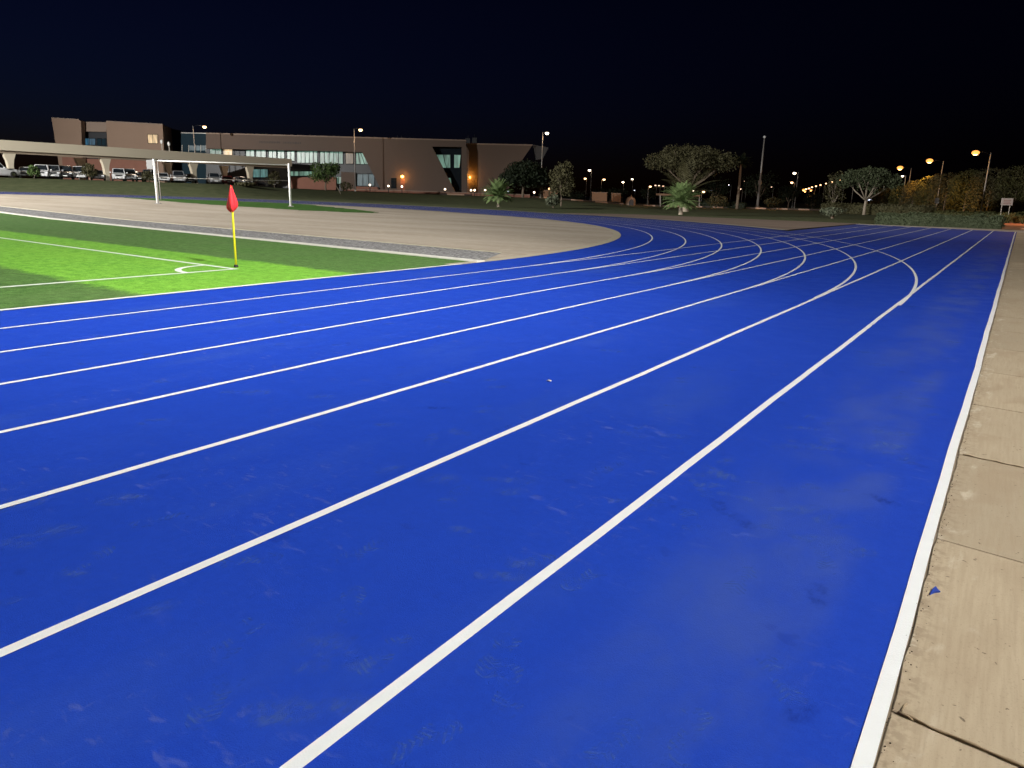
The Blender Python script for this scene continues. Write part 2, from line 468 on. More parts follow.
# ------------------------------------------------------------------ mesh helpers
class MB:
    def __init__(s): s.v = []; s.f = []; s.sm = []

    def add(s, vs, fs, smooth=False):
        o = len(s.v); s.v += [tuple(v) for v in vs]
        s.f += [tuple(i + o for i in f) for f in fs]; s.sm += [smooth] * len(fs); return s

    def box(s, x0, x1, y0, y1, z0, z1, m=None):
        vs = [Vector(p) for p in ((x0, y0, z0), (x1, y0, z0), (x1, y1, z0), (x0, y1, z0), (x0, y0, z1), (x1, y0, z1), (x1, y1, z1), (x0, y1, z1))]
        if m: vs = [m @ v for v in vs]
        return s.add(vs, [(3, 2, 1, 0), (4, 5, 6, 7), (0, 1, 5, 4), (1, 2, 6, 5), (2, 3, 7, 6), (3, 0, 4, 7)])

    def bbox(s, x0, x1, y0, y1, z0, z1, b=.02):
        """box with a chamfered top edge"""
        vs = [(x0, y0, z0), (x1, y0, z0), (x1, y1, z0), (x0, y1, z0), (x0, y0, z1 - b), (x1, y0, z1 - b), (x1, y1, z1 - b), (x0, y1, z1 - b),
              (x0 + b, y0 + b, z1), (x1 - b, y0 + b, z1), (x1 - b, y1 - b, z1), (x0 + b, y1 - b, z1)]
        return s.add(vs, [(3, 2, 1, 0), (0, 1, 5, 4), (1, 2, 6, 5), (2, 3, 7, 6), (3, 0, 4, 7), (4, 5, 9, 8), (5, 6, 10, 9), (6, 7, 11, 10), (7, 4, 8, 11), (8, 9, 10, 11)])

    def prism_xz(s, poly, y0, y1):
        """polygon of (x, z) pushed from y0 to y1"""
        n = len(poly)
        vs = [(x, y0, z) for x, z in poly] + [(x, y1, z) for x, z in poly]
        fs = [tuple(range(n)), tuple(range(2 * n - 1, n - 1, -1))] + [(i, i + n, (i + 1) % n + n, (i + 1) % n) for i in range(n)]
        return s.add(vs, fs)

    def prism_xy(s, poly, z0, z1):
        n = len(poly)
        vs = [(x, y, z0) for x, y in poly] + [(x, y, z1) for x, y in poly]
        fs = [tuple(range(n - 1, -1, -1)), tuple(range(n, 2 * n))] + [(i, (i + 1) % n, (i + 1) % n + n, i + n) for i in range(n)]
        return s.add(vs, fs)

    def tube(s, pts, rads, n=8, cap=True):
        pts = [Vector(p) for p in pts]
        if not hasattr(rads, '__len__'): rads = [rads] * len(pts)
        o = len(s.v); vs = []; fs = []
        for i, p in enumerate(pts):
            t = (pts[min(i + 1, len(pts) - 1)] - pts[max(i - 1, 0)]).normalized()
            a = t.cross(Vector((0, 0, 1)) if abs(t.z) < .95 else Vector((1, 0, 0))).normalized(); b = t.cross(a)
            for k in range(n):
                an = 2 * PI * k / n
                vs.append(p + (a * math.cos(an) + b * math.sin(an)) * rads[i])
        for i in range(len(pts) - 1):
            for k in range(n):
                fs.append((i * n + k, i * n + (k + 1) % n, (i + 1) * n + (k + 1) % n, (i + 1) * n + k))
        s.add(vs, fs, True)
        if cap:
            s.f += [tuple(o + k for k in range(n))[::-1], tuple(o + (len(pts) - 1) * n + k for k in range(n))]; s.sm += [False, False]
        return s

    def ball(s, c, r, nu=10, nv=6, sq=(1, 1, 1)):
        vs = []; fs = []
        for j in range(nv + 1):
            th = PI * j / nv
            for i in range(nu):
                ph = 2 * PI * i / nu
                vs.append((c[0] + r * sq[0] * math.sin(th) * math.cos(ph), c[1] + r * sq[1] * math.sin(th) * math.sin(ph), c[2] + r * sq[2] * math.cos(th)))
        for j in range(nv):
            for i in range(nu):
                fs.append((j * nu + i, (j + 1) * nu + i, (j + 1) * nu + (i + 1) % nu, j * nu + (i + 1) % nu))
        return s.add(vs, fs, True)

    def build(s, name, material, parent=None, label=None):
        me = bpy.data.meshes.new(name)
        me.from_pydata(s.v, [], s.f)
        me.materials.append(material)
        if any(s.sm): me.polygons.foreach_set('use_smooth', s.sm)
        me.validate(); me.update()
        o = bpy.data.objects.new(name, me)
        col.objects.link(o)
        if parent is not None: o.parent = parent
        if label: o['label'] = label
        return o


def thing(name, label, cat, loc=(0, 0, 0), rz=0., group=None):
    o = bpy.data.objects.new(name, None)
    o.empty_display_size = .3
    col.objects.link(o); o.location = loc; o.rotation_euler = (0, 0, rz)
    return tag(o, label, cat, group)


def tag(o, label, cat, group=None, kind=None):
    o['label'] = label; o['category'] = cat
    if group: o['group'] = group
    if kind: o['kind'] = kind
    return o


def struct(name, mb, m, label=None):
    o = mb.build(name, m); o['kind'] = 'structure'
    if label: o['label'] = label
    return o


def copy_tree(o, parent=None):
    c = o.copy(); col.objects.link(c)
    if parent is not None: c.parent = parent
    for ch in list(o.children): copy_tree(ch, c)
    return c


# ------------------------------------------------------------------ ground sheets
def axis(lo, hi, step, far):
    a = list(np.arange(lo, hi + .01, step)); x = hi; st = step
    while x < far: st *= 1.5; x += st; a.append(x)
    x = lo; st = step; pre = []
    while x > -far: st *= 1.5; x -= st; pre.append(x)
    return pre[::-1] + a


gx, gy = axis(-200, 140, 4, 4000), axis(-60, 200, 4, 4000)
g = MB()
vs = [(x, y, terrain(x, y) - .05) for y in gy for x in gx]
nx = len(gx)
fs = [(j * nx + i, j * nx + i + 1, (j + 1) * nx + i + 1, (j + 1) * nx + i) for j in range(len(gy) - 1) for i in range(nx - 1)]
g.add(vs, fs, True)
ground = struct('ground', g, MT['grass'], 'short dark olive grass around the running track, rising to a bank on the left')


def arc(r, a0, a1, n):
    return [(XC + r * math.cos(a0 + (a1 - a0) * i / n), YC + r * math.sin(a0 + (a1 - a0) * i / n)) for i in range(n + 1)]


def stadium(r, n=96):
    return [(XC + r, Y_BACK)] + arc(r, 0, PI, n) + [(XC - r, Y_BACK)]


def strip(outer, inner, z):
    m = MB(); n = len(outer)
    m.add([(x, y, z) for x, y in outer] + [(x, y, z) for x, y in inner], [(i, i + 1, n + i + 1, n + i) for i in range(n - 1)])
    return m


# infield sand inside the bend
d = MB(); pts = stadium(R_IN - .25)
d.add([(x, y, .0) for x, y in pts], [tuple(range(len(pts)))])
infield = struct('infield_ground', d, MT['dirt'], 'beige compacted sand inside the bend of the track')

# the track itself: straight with sprint chute, bend and back straight
CH_X = X_IN - .10
ins = math.asin(math.sqrt(max(0, R_OUT ** 2 - (CH_X - XC) ** 2)) / R_OUT)
tk = MB(); TZ = .010
tk.add([(X_IN, Y_BACK, TZ), (XR, Y_BACK, TZ), (XR, YC, TZ), (X_IN, YC, TZ)], [(0, 1, 2, 3)])
tk.add([(XC - R_OUT, Y_BACK, TZ), (XC - R_IN, Y_BACK, TZ), (XC - R_IN, YC, TZ), (XC - R_OUT, YC, TZ)], [(0, 1, 2, 3)])
ao, ai = arc(R_OUT, 0, PI, 120), arc(R_IN, 0, PI, 120); n = len(ao)
tk.add([(x, y, TZ) for x, y in ao] + [(x, y, TZ) for x, y in ai], [(i, i + 1, n + i + 1, n + i) for i in range(n - 1)])
ac = arc(R_OUT, 0, ins, 40); n = len(ac)
tk.add([(x, y, TZ) for x, y in ac] + [(XR, y, TZ) for x, y in ac], [(n + i, n + i + 1, i + 1, i) for i in range(1, n - 1)] + [(0, n + 1, 1)])
tk.add([ac[-1] + (TZ,), (XR, ac[-1][1], TZ), (XR, Y_END, TZ), (CH_X, Y_END + 3.5, TZ)], [(0, 1, 2, 3)])
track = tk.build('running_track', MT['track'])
track['kind'] = 'structure'; track['label'] = 'royal blue running track with straight lanes and a bend'

W2 = .025


def lane_line(poly, w=W2, z=.014):
    """painted line along a polyline"""
    m = MB(); L_, R_ = [], []
    for i, p in enumerate(poly):
        a = Vector(poly[max(i - 1, 0)]); b = Vector(poly[min(i + 1, len(poly) - 1)])
        t = (b - a).normalized(); nrm = Vector((-t.y, t.x))
        L_.append((p[0] + nrm.x * w, p[1] + nrm.y * w, z)); R_.append((p[0] - nrm.x * w, p[1] - nrm.y * w, z))
    n = len(poly)
    m.add(L_ + R_, [(n + i, n + i + 1, i + 1, i) for i in range(n - 1)])
    return m


def straight(x, y0, y1, step=.6):
    """a hand-laid line wanders by a few millimetres"""
    n = max(2, int((y1 - y0) / step)); ph = random.uniform(0, 6)
    return [(x + .003 * math.sin(ph + .7 * k) + .002 * math.sin(2.1 * k + ph), y0 + (y1 - y0) * k / n) for k in range(n + 1)]


LX = [-.126, -1.380, -2.540, -3.780, -4.990, -6.228, -7.442, -8.667]
for i in range(0, 8):
    path = straight(LX[i], -8, Y_END + .35 * i - .1)
    if i == 0: path = [(x - .004 - .07 * min(1, max(0, (y - 8) / 40)), y) for x, y in path]
    o = lane_line(path, z=.0145).build('lane_line', MT['line'], track)
for i in range(1, 8):
    r = R_OUT - i * LANE
    lane_line(arc(r, 0, PI, 180) + [(XC - r, -30)], z=.0130).build('lane_line', MT['line'], track)
# inner kerb: painted white along the pitch, bare concrete round the bend
struct('inner_kerb', lane_line([(X_IN - .05, -8 + 21.0 * k / 20) for k in range(21)], .05, .0165), MT['line'], 'white kerb between the pitch and the blue track')
kb = strip(arc(R_IN, 0, PI, 96) + [(XC - R_IN, -30)], arc(R_IN - .3, 0, PI, 96) + [(XC - R_IN + .3, -30)], .014)
struct('bend_kerb', kb, MT['kerbc'], 'pale concrete kerb round the inside of the bend')
ok_ = strip(arc(R_OUT + .55, ins + .02, PI, 96) + [(XC - R_OUT - .55, -30)], arc(R_OUT, ins + .02, PI, 96) + [(XC - R_OUT, -30)], .03)
struct('outer_kerb', ok_, MT['conc'], 'narrow concrete kerb round the outside of the bend')

def ground_at(px, py, z=.010):
    r = FWD * F_PX + R2 * (px - 512) - U2 * (py - 384)
    return Vector((0, 0, CAM_H)) + r * ((CAM_H - z) / -r.z)


def decal_sheet(name, items, m, label):
    """thin worn patches: (px, py, width, length, turn), each with its own 0..1 coordinates"""
    me = bpy.data.meshes.new(name); vs, fs, uv = [], [], []
    for k, (px, py, w, l, a) in enumerate(items):
        c = ground_at(px, py); ca, sa = math.cos(a), math.sin(a); z = .0111 + .00006 * (k % 12)
        for x, y in ((-w, -l), (w, -l), (w, l), (-w, l)):
            vs.append((c.x + .5 * (x * ca - y * sa), c.y + .5 * (x * sa + y * ca), z))
        fs.append((4 * k, 4 * k + 1, 4 * k + 2, 4 * k + 3)); uv += [(0, 0), (1, 0), (1, 1), (0, 1)]
    me.from_pydata(vs, [], fs); u = me.uv_layers.new(name='UVMap')
    u.data.foreach_set('uv', [q for p in uv for q in p])
    me.materials.append(m); o = bpy.data.objects.new(name, me); col.objects.link(o); o.parent = track
    o['kind'] = 'stuff'; o['label'] = label
    return o


def decal_mat(name, c, amount, kind):
    m, nt, b = new_mat(name); L = nt.links.new
    b.inputs['Base Color'].default_value = c + (1,); b.inputs['Roughness'].default_value = .75; b.inputs['Specular IOR Level'].default_value = .12
    tc = N(nt, 'ShaderNodeTexCoord'); sep = N(nt, 'ShaderNodeSeparateXYZ'); L(tc.outputs['UV'], sep.inputs[0])

    def op(o, a, d=0., e=None):
        r = N(nt, 'ShaderNodeMath', operation=o)
        for i, v in enumerate((a, d) if e is None else (a, d, e)):
            if isinstance(v, (int, float)): r.inputs[i].default_value = v
            else: L(v, r.inputs[i])
        return r.outputs[0]

    def ramp(f, a, d, lo=0., hi=1.):
        r = N(nt, 'ShaderNodeMapRange', interpolation_type='SMOOTHSTEP')
        for k, v in (('From Min', a), ('From Max', d), ('To Min', lo), ('To Max', hi)): r.inputs[k].default_value = v
        L(f, r.inputs['Value']); return r.outputs['Result']

    def noise(scale, detail, sx=1, sy=1):
        mp = N(nt, 'ShaderNodeMapping'); mp.inputs['Scale'].default_value = (sx, sy, 1); L(tc.outputs['Object'], mp.inputs['Vector'])
        n = N(nt, 'ShaderNodeTexNoise'); n.inputs['Scale'].default_value = scale; n.inputs['Detail'].default_value = detail; n.inputs['Roughness'].default_value = .65
        L(mp.outputs['Vector'], n.inputs['Vector']); return n.outputs['Fac']
    x = op('SUBTRACT', sep.outputs['X'], .5); y = op('SUBTRACT', sep.outputs['Y'], .5)
    if kind == 'print':          # sole outline with a waist, cross treads and missing bits
        waist = op('MULTIPLY', op('COSINE', op('MULTIPLY', op('ADD', y, .06), 12.)), .075)
        half = op('SUBTRACT', .34, waist)
        side = ramp(op('SUBTRACT', half, op('ABSOLUTE', x)), 0, .05)
        end = ramp(op('SUBTRACT', .46, op('ADD', op('ABSOLUTE', y), op('MULTIPLY', op('MULTIPLY', x, x), .55))), 0, .04)
        wav = op('SINE', op('ADD', op('MULTIPLY', y, 75.), op('MULTIPLY', op('ABSOLUTE', x), 22.)))
        tread = ramp(wav, -.2, .8, .25, 1.)
        f = op('MULTIPLY', op('MULTIPLY', side, end), op('MULTIPLY', tread, ramp(noise(14, 5), .42, .66)))
    else:                        # dusty smear, streaky inside, fading out at the rim
        d = op('SQRT', op('ADD', op('MULTIPLY', x, x), op('MULTIPLY', y, y)))
        rim = ramp(op('ADD', d, op('MULTIPLY', op('SUBTRACT', noise(9, 4), .5), .55)), .46, .16)
        f = op('MULTIPLY', rim, ramp(noise(30, 6, 1, .55), .40, .70, .12, 1.))
    L(op('MULTIPLY', f, amount), b.inputs['Alpha'])
    return m


rg = random.Random(19)
Q = [(260, 300), (215, 335), (265, 365), (335, 380), (545, 118), (600, 140), (515, 155), (465, 215), (605, 220), (785, 212), (440, 415), (415, 470), (520, 415), (590, 440), (560, 510), (710, 555), (645, 470), (545, 340), (640, 355), (365, 330), (850, 260), (900, 60), (820, 240)]
sm_pts = [(640 + x / 3.2, 380 + y / 3.2) for x, y in Q]
sm_pts += [(400 + x / 3.2, 360 + y / 3.2) for x, y in ((290, 65), (265, 150), (350, 385), (350, 420), (405, 655), (175, 230), (900, 70), (850, 145), (130, 380), (1000, 370), (990, 402), (205, 545), (320, 690), (690, 450))]
sm_pts += [(x / 4.27, 480 + y / 4.27) for x, y in ((60, 105), (470, 100), (560, 70), (100, 240), (240, 220), (40, 275), (310, 400), (680, 550), (30, 520), (560, 75))]
sm_pts += [(240 + x / 6, 640 + y / 6) for x, y in ((540, 30), (430, 170), (720, 150), (240, 430), (640, 400), (180, 480))]
sm_pts += [(860 + x / 4.8, 290 + y / 4.8) for x, y in ((110, 245), (90, 360), (30, 300), (250, 80), (310, 440), (350, 600), (130, 745), (190, 690), (450, 250), (440, 330), (330, 560))]
sm_pts += [(rg.uniform(60, 900), rg.uniform(300, 470)) for _ in range(40)]
items = []
for px, py in sm_pts:
    k = rg.choice((.6, .8, 1., 1.4)); items.append((px, py, .26 * k * rg.uniform(.7, 1.2), .13 * k * rg.uniform(.7, 1.3), YAW + rg.gauss(0, .35)))
decal_sheet('dust_smears', items, decal_mat('pale_dust_smear', (.075, .155, .52), .34, 'smear'), 'pale chalky smears scattered over the lanes')
items = []
for px, py in ((508, 690), (498, 655), (612, 745), (690, 735), (362, 552), (352, 604), (238, 638), (385, 655), (455, 495), (528, 563), (585, 578), (645, 505), (690, 520), (742, 580), (702, 488), (825, 560), (905, 395), (880, 430), (610, 468), (430, 440), (160, 520), (250, 560), (780, 680), (520, 425), (420, 740), (215, 700), (90, 560)):
    items.append((px, py, .125, .30, rg.uniform(-.7, .7) + (PI if rg.random() < .5 else 0)))
decal_sheet('shoe_prints', items, decal_mat('pale_tread_dust', (.065, .145, .52), .42, 'print'), 'faint pale tread marks of shoes')
items = [(640 + x / 3.2, 380 + y / 3.2, .12, .27, a) for x, y, a in ((255, 405, .5), (780, 385, 1.2), (570, 690, .2), (330, 455, .8))] + [(432, 408, .3, .12, .6), (902, 372, .12, .1, 0), (896, 398, .14, .1, .3), (800, 712, .12, .2, -.4)]
decal_sheet('damp_marks', items, decal_mat('dark_tread_mark', (.008, .030, .26), .34, 'smear'), 'dark blue scuffs')

# brown apron beyond the bend, concrete strip behind the chute
ap = MB()
arcp = [p for p in arc(R_OUT + .56, ins + .03, 1.30, 24)]
top = [(CH_X - .1, 62.4), (-19, 62.8), (-26, 64.0), (-31.5, 61.4)]
poly = [(x, y, .02) for x, y in arcp] + [(-33.5, 60.2, .02), (-29, 64.6, .02), (-19, 63.4, .02), (CH_X - .12, 62.6, .02)]
ap.add(poly, [tuple(range(len(poly)))])
struct('apron', ap, MT['apron'], 'brown concrete apron between the bend and the sprint chute')
bs = MB(); bs.prism_xy([(XR + .0, Y_END), (3.2, Y_END - .2), (3.2, 61.4), (CH_X - .1, 62.2), (CH_X - .1, Y_END + 3.6)], -.04, .016)
struct('end_strip', bs, MT['conc'], 'grey concrete strip across the end of the sprint lanes')

# ------------------------------------------------------------------ pavement slabs
Y0J, PJ = 2.275, 1.452
pv = MB(); jn = MB(); sl = MB()
rg = random.Random(3)
ys = [Y0J + PJ * k for k in range(-3, 38)]
for k, (a, b) in enumerate(zip(ys, ys[1:])):
    for (xa, xb) in ((-.101, 1.52), (1.532, 3.2)):
        gap = .006 if xa < 0 else .006
        z1 = .0155 + rg.uniform(-.0012, .0012); tilt = -.155 if xa < 0 else -.155
        vv = []
        nseg = 14
        # ragged left edge next to the white line
        left = []
        for q in range(nseg + 1):
            yy = a + gap + (b - a - 2 * gap) * q / nseg
            left.append((xa + (rg.uniform(-.002, .007) if xa < 0 else 0), yy))
        poly = left[::-1] + [(xb, a + gap + (xb - xa) * tilt * .0 ), (xb, b - gap)]
        poly = [(x, y + (x - xa) * tilt * (.9 if xa < 0 else 0) - (0 if xa < 0 else .145 * 1.6)) for x, y in poly]
        poly = poly[:nseg + 1][::-1] + [poly[nseg + 2], poly[nseg + 1]]
        n = len(poly); ch = .004
        c = Vector((sum(p[0] for p in poly) / n, sum(p[1] for p in poly) / n))
        base = [(x, y, -.05) for x, y in poly]; mid = [(x, y, z1 - ch) for x, y in poly]
        topv = [(x + (c.x - x) / abs(c.x - x + 1e-6) * 0 + (ch if x < c.x else -ch) , y + (ch if y < a + .02 + (x - xa) * tilt else (-ch if y > b - .02 + (x - xa) * tilt else 0)), z1) for x, y in poly]
        # clockwise order is handled by recalculation below
        pv.add(base + mid + topv, [tuple(range(2 * n, 3 * n))] + [(i, (i + 1) % n, (i + 1) % n + n, i + n) for i in range(n)] + [(i + n, (i + 1) % n + n, (i + 1) % n + 2 * n, i + 2 * n) for i in range(n)])
pave = pv.build('pavement', MT['slab'])
bm = bmesh.new(); bm.from_mesh(pave.data); bmesh.ops.recalc_face_normals(bm, faces=bm.faces[:]); bm.to_mesh(pave.data); bm.free()
pave['kind'] = 'structure'; pave['label'] = 'tan broomed concrete slabs along the right edge of the track'
jn.add([(XR - .12, -3, .0085), (3.2, -3, .0085), (3.2, Y_END - .1, .0085), (XR - .12, Y_END - .1, .0085)], [(0, 1, 2, 3)])
jo = jn.build('joint_bed', MT['joint'], pave)
# bead of tan sealant squeezed out of the nearest joint
for (yj, amp) in ((Y0J, 1.0), (Y0J + 2 * PJ, .35)):
    pts = []
    for k in range(60):
        x = -.075 + k * .018
        pts.append((x, yj + .004 + (x + .085) * -.14 + .003 * math.sin(k * .7) + rg.uniform(-.0015, .0015), .016 + .002 * math.sin(k * .9)))
    sl.tube(pts, [(.0045 + .0015 * math.sin(k * 1.3)) * (.5 + .5 * amp) for k in range(60)], 6)
sl.tube([(-.07, Y0J + .01, .018), (-.066, Y0J + .045, .020), (-.06, Y0J + .06, .019)], .003, 5)
sl.tube([(-.078, Y0J + .002, .018), (-.05, Y0J - .006, .02), (-.035, Y0J - .016, .019)], .003, 5)
sl.build('joint_sealant', MT['sealant'], pave)
# crumbs along the broken slab edge
cr = MB()
for k in range(260):
    y = rg.uniform(1.4, 9.5); r = rg.uniform(.001, .0032)
    cr.ball((rg.gauss(-.088, .010), y, .017), r, 5, 3, (1, 1.3, .6))
cr = cr.build('grit', MT['grit']); tag(cr, 'dark grit along the crumbling edge between white line and concrete', 'grit', kind='stuff')

# blue flake lying on the slab
fl = MB(); fx, fy = -.057, 3.165
fl.prism_xy([(fx - .012, fy - .045), (fx + .004, fy - .012), (fx + .020, fy + .004), (fx + .010, fy + .016), (fx + .001, fy + .040), (fx - .008, fy + .008)], .018, .024)
tag(fl.build('paint_flake', MT['bluechip']), 'small blue flake of track coating lying on the tan concrete slab', 'flake')
lt = MB(); p = survey(549, 382.5, 6.5); q = Vector((-3.35, 5.5, 0))
lp = Vector((0, 0, CAM_H)) + (p - Vector((0, 0, CAM_H))) * (CAM_H / (CAM_H - p.z))
lt.prism_xy([(lp.x - .02, lp.y - .012), (lp.x + .012, lp.y - .016), (lp.x + .022, lp.y + .006), (lp.x - .006, lp.y + .016)], .0145, .0195)
tag(lt.build('litter_scrap', MT['signw']), 'tiny pale scrap of litter lying in the middle of a blue lane', 'litter')


# ------------------------------------------------------------------ pitch
PX1 = X_IN - .10          # turf right edge
PY1 = 13.35               # turf end


def sheet(poly, z):
    m = MB(); m.add([(x, y, z) for x, y in poly], [tuple(range(len(poly)))]); return m


def far_edge(x): return 13.62 + .100 * (-10 - x)       # end of the turf
def goal_y(x): return 8.86 + .055 * (-12.1 - x)


xl, xr_ = -81, PX1
pitch = sheet([(xl, -30), (xr_, -30), (xr_, far_edge(xr_)), (xl, far_edge(xl))], .012)
pt = struct('pitch', pitch, MT['turf'], 'artificial turf football pitch in dark green with one lime green band across the corner')
SX, GY = -12.1, 8.86       # sideline and goal line
lane_line([(SX, -30), (SX, GY)], .05, .020).build('touch_line', MT['turf_line'], pt)
lane_line([(SX + .05, GY), (xl, goal_y(xl))], .05, .019).build('goal_line', MT['turf_line'], pt)
lane_line([(SX + .98 * math.cos(a), GY + .98 * math.sin(a)) for a in [PI - .03 + (PI / 2 + .01) * k / 16 for k in range(17)]], .055, .018).build('corner_arc', MT['turf_line'], pt)


def far_band(o0, o1, xe0=X_IN - .1, xe1=X_IN - .1):
    return [(xl, far_edge(xl) + o0), (xe0, far_edge(xe0) + o0), (xe1, far_edge(xe1) + o1), (xl, far_edge(xl) + o1)]


wk = MB(); wk.prism_xy(far_band(.003, .30), -.03, .035)
struct('pitch_kerb', wk, MT['kerbw'], 'white concrete kerb across the end of the pitch')
gv = sheet(far_band(.31, 2.6, X_IN - .2, X_IN - 1.3), .006)
struct('gravel_strip', gv, MT['gravel'], 'grey gravel strip behind the pitch')
ks = MB(); ks.prism_xy(far_band(2.6, 2.76, X_IN - 1.3, X_IN - 1.4), -.02, .02)
struct('gravel_edging', ks, MT['kerbc'], 'yellowed edging between gravel and sand')
# ragged grass patch on the sand round the goal frame
pp = [(-76, 40.5), (-66, 38.2), (-57.5, 36.8), (-53.5, 36.2), (-47, 36.0), (-41.5, 36.0), (-38.2, 37.2), (-36.5, 38.6), (-40, 41.0), (-47, 44.2), (-57.5, 48.4), (-68, 50.5), (-79, 49.5)]
rr = random.Random(5); fine = []
for a, b in zip(pp, pp[1:] + pp[:1]):
    for k in range(8):
        t = k / 8; fine.append((a[0] + (b[0] - a[0]) * t + rr.gauss(0, .18), a[1] + (b[1] - a[1]) * t + rr.gauss(0, .18)))
tag(sheet(fine, .008).build('grass_patch', MT['grass_patch']), 'tapering patch of green grass on the sand around the white goal frame', 'grass', kind='stuff')

# corner flag
cf = thing('corner_flag', 'red corner flag furled on a thin yellow pole at the pitch corner', 'corner flag', (-12.42, 9.12, .012))
MB().tube([(0, 0, 0), (0, 0, .95), (0, 0, 1.50)], [.022, .020, .018], 10).build('pole', MT['yellow'], cf)
MB().tube([(0, 0, -.01), (0, 0, .05)], [.045, .035], 12).build('base', MT['black'], cf)
fm = MB(); rings = []
prof = [(1.52, .008, .0), (1.49, .022, .003), (1.42, .040, .004), (1.33, .062, .006), (1.24, .082, .004), (1.17, .092, .0), (1.12, .088, -.006), (1.08, .066, -.01), (1.05, .040, -.008), (1.035, .022, -.004)]
nv = 26
for z, r, sh in prof:
    for k in range(nv):
        a = 2 * PI * k / nv; rr_ = r * (1 + .22 * math.sin(4 * a + z * 5) + .10 * math.sin(9 * a - z * 8))
        rings.append((sh + rr_ * math.cos(a) * 1.15, rr_ * math.sin(a) * .8, z + .014 * math.sin(3 * a)))
fm.add(rings, [(j * nv + k, j * nv + (k + 1) % nv, (j + 1) * nv + (k + 1) % nv, (j + 1) * nv + k) for j in range(len(prof) - 1) for k in range(nv)], True)
fm.build('flag', MT['flagred'], cf)

# goal frame standing on the sand
GA, GB = stand(157.8, 56.2), stand(290.8, 58.6)
GZ = 3.06; gl = (GB - GA).length; gr = math.atan2(GB.y - GA.y, GB.x - GA.x)
goal = thing('goal_frame', 'tall white goal frame without a net standing on the sand', 'goal', GA, gr)
for x in (0, gl):
    MB().tube([(x, 0, 0), (x, 0, GZ + .1)], .095 if x == 0 else .085, 12).build('post', MT['whitepole'], goal)
    MB().bbox(x - .2, x + .2, -.2, .2, 0, .06).build('foot_plate', MT['pole'], goal)
MB().tube([(0, 0, GZ), (gl, 0, GZ)], .045, 10).build('crossbar', MT['whitepole'], goal)
MB().tube([(0, .02, 1.9), (gl * .5, .02, 1.86), (gl, .02, 1.9)], .012, 6).build('cord', MT['rope'], goal)
MB().tube([(.24, -.05, .3), (.24, -.05, GZ)], .03, 8).build('brace', MT['pole'], goal)


# lay every sheet of the sports ground on the gentle crossfall (one fold at x = -34)
for o in [infield, track, pt] + list(track.children) + list(pt.children) + [bpy.data.objects[n_] for n_ in ('inner_kerb', 'bend_kerb', 'outer_kerb', 'apron', 'pitch_kerb', 'gravel_strip', 'gravel_edging', 'grass_patch')]:
    bm = bmesh.new(); bm.from_mesh(o.data)
    if min(v.co.x for v in bm.verts) < -34:
        if max(v.co.x for v in bm.verts) > -34:
            bmesh.ops.bisect_plane(bm, geom=bm.verts[:] + bm.edges[:] + bm.faces[:], plane_co=(-34, 0, 0), plane_no=(1, 0, 0), dist=1e-5)
        for v in bm.verts: v.co.z += crossfall(v.co.x)
        bm.to_mesh(o.data)
    bm.free()


# ------------------------------------------------------------------ buildings
def facade(d, px0, label, cat, name, zbase=0.):
    """an Empty at the foot of a facade that squarely faces the viewing direction, d metres off; x runs right, y away, z up"""
    p = stand(px0, d)
    return thing(name, label, cat, (p.x, p.y, 0), YAW), p


def loc(root_p, px, py, d):
    v = survey(px, py, d) - Vector((root_p.x, root_p.y, 0))
    return (v.dot(RH), v.z)


def panel(root, rp, d, pxs, y0, y1, name, m, label=None):
    """flat piece of facade given by its measured corners, at depth d, thickness from y0 to y1 (relative to root depth)"""
    poly = [loc(rp, x, y, d + y0) for x, y in pxs]
    return MB().prism_xz(poly[::-1], y0, y1).build(name, m, root, label)


D1 = 146.0
bl, bp_ = facade(D1, 360, 'long brown two-storey building with slanted openings and a row of lit windows', 'building', 'long_building')
# front walls (a single slanted skin), rear body, glazing band
front = MB()
for poly in ([(206, 133), (432, 139.2), (432, 146.5), (362, 152.2), (330, 151.2), (206, 148.6)],
             [(362, 152.2), (432, 146.5), (456, 193.5), (381.5, 191)],
             [(432, 139.2), (466, 140.2), (466, 147), (432, 146.5)]):
    front.prism_xz([loc(bp_, x, y, D1) for x, y in poly][::-1], 0, .7)
front.build('wall', MT['wall'], bl)
panel(bl, bp_, D1, [(206, 132.6), (466, 139.8), (466, 140.9), (206, 133.7)], -.08, -.001, 'parapet_cap', MT['wall2'])
panel(bl, bp_, D1, [(461.5, 147), (467, 147), (467, 195), (461.5, 195)], 0, 1.2, 'pier', MT['wall'])
panel(bl, bp_, D1, [(466.8, 143.6), (532.5, 145), (518, 166), (506, 196), (466.8, 195.5)], 3.2, 4.0, 'wing_wall', MT['wall'])
panel(bl, bp_, D1, [(466.8, 143.1), (532.7, 144.5), (532.3, 145.6), (466.8, 144.2)], 3.1, 3.19, 'parapet_cap', MT['wall2'])
bd = MB()
a = loc(bp_, 207, 134, D1); b = loc(bp_, 531, 144.6, D1)
bd.box(a[0], b[0] - 4.5, 4.05, 30, -1, a[1] - .6)
bd.build('body', MT['dark'], bl)
panel(bl, bp_, D1, [(532.8, 144.6), (548.5, 147.6), (543, 158.5), (536, 160)], 4.2, 9, 'roof_overhang', MT['dark'], 'dark overhanging roof corner at the right end')
panel(bl, bp_, D1, [(206, 149), (382, 152.4), (384, 192), (206, 186)], 2.2, 2.5, 'glazing_band', MT['dark'])
panel(bl, bp_, D1, [(432, 146.8), (463, 147.2), (462, 195), (452, 195)], 2.2, 2.5, 'glazing_band', MT['glass'])


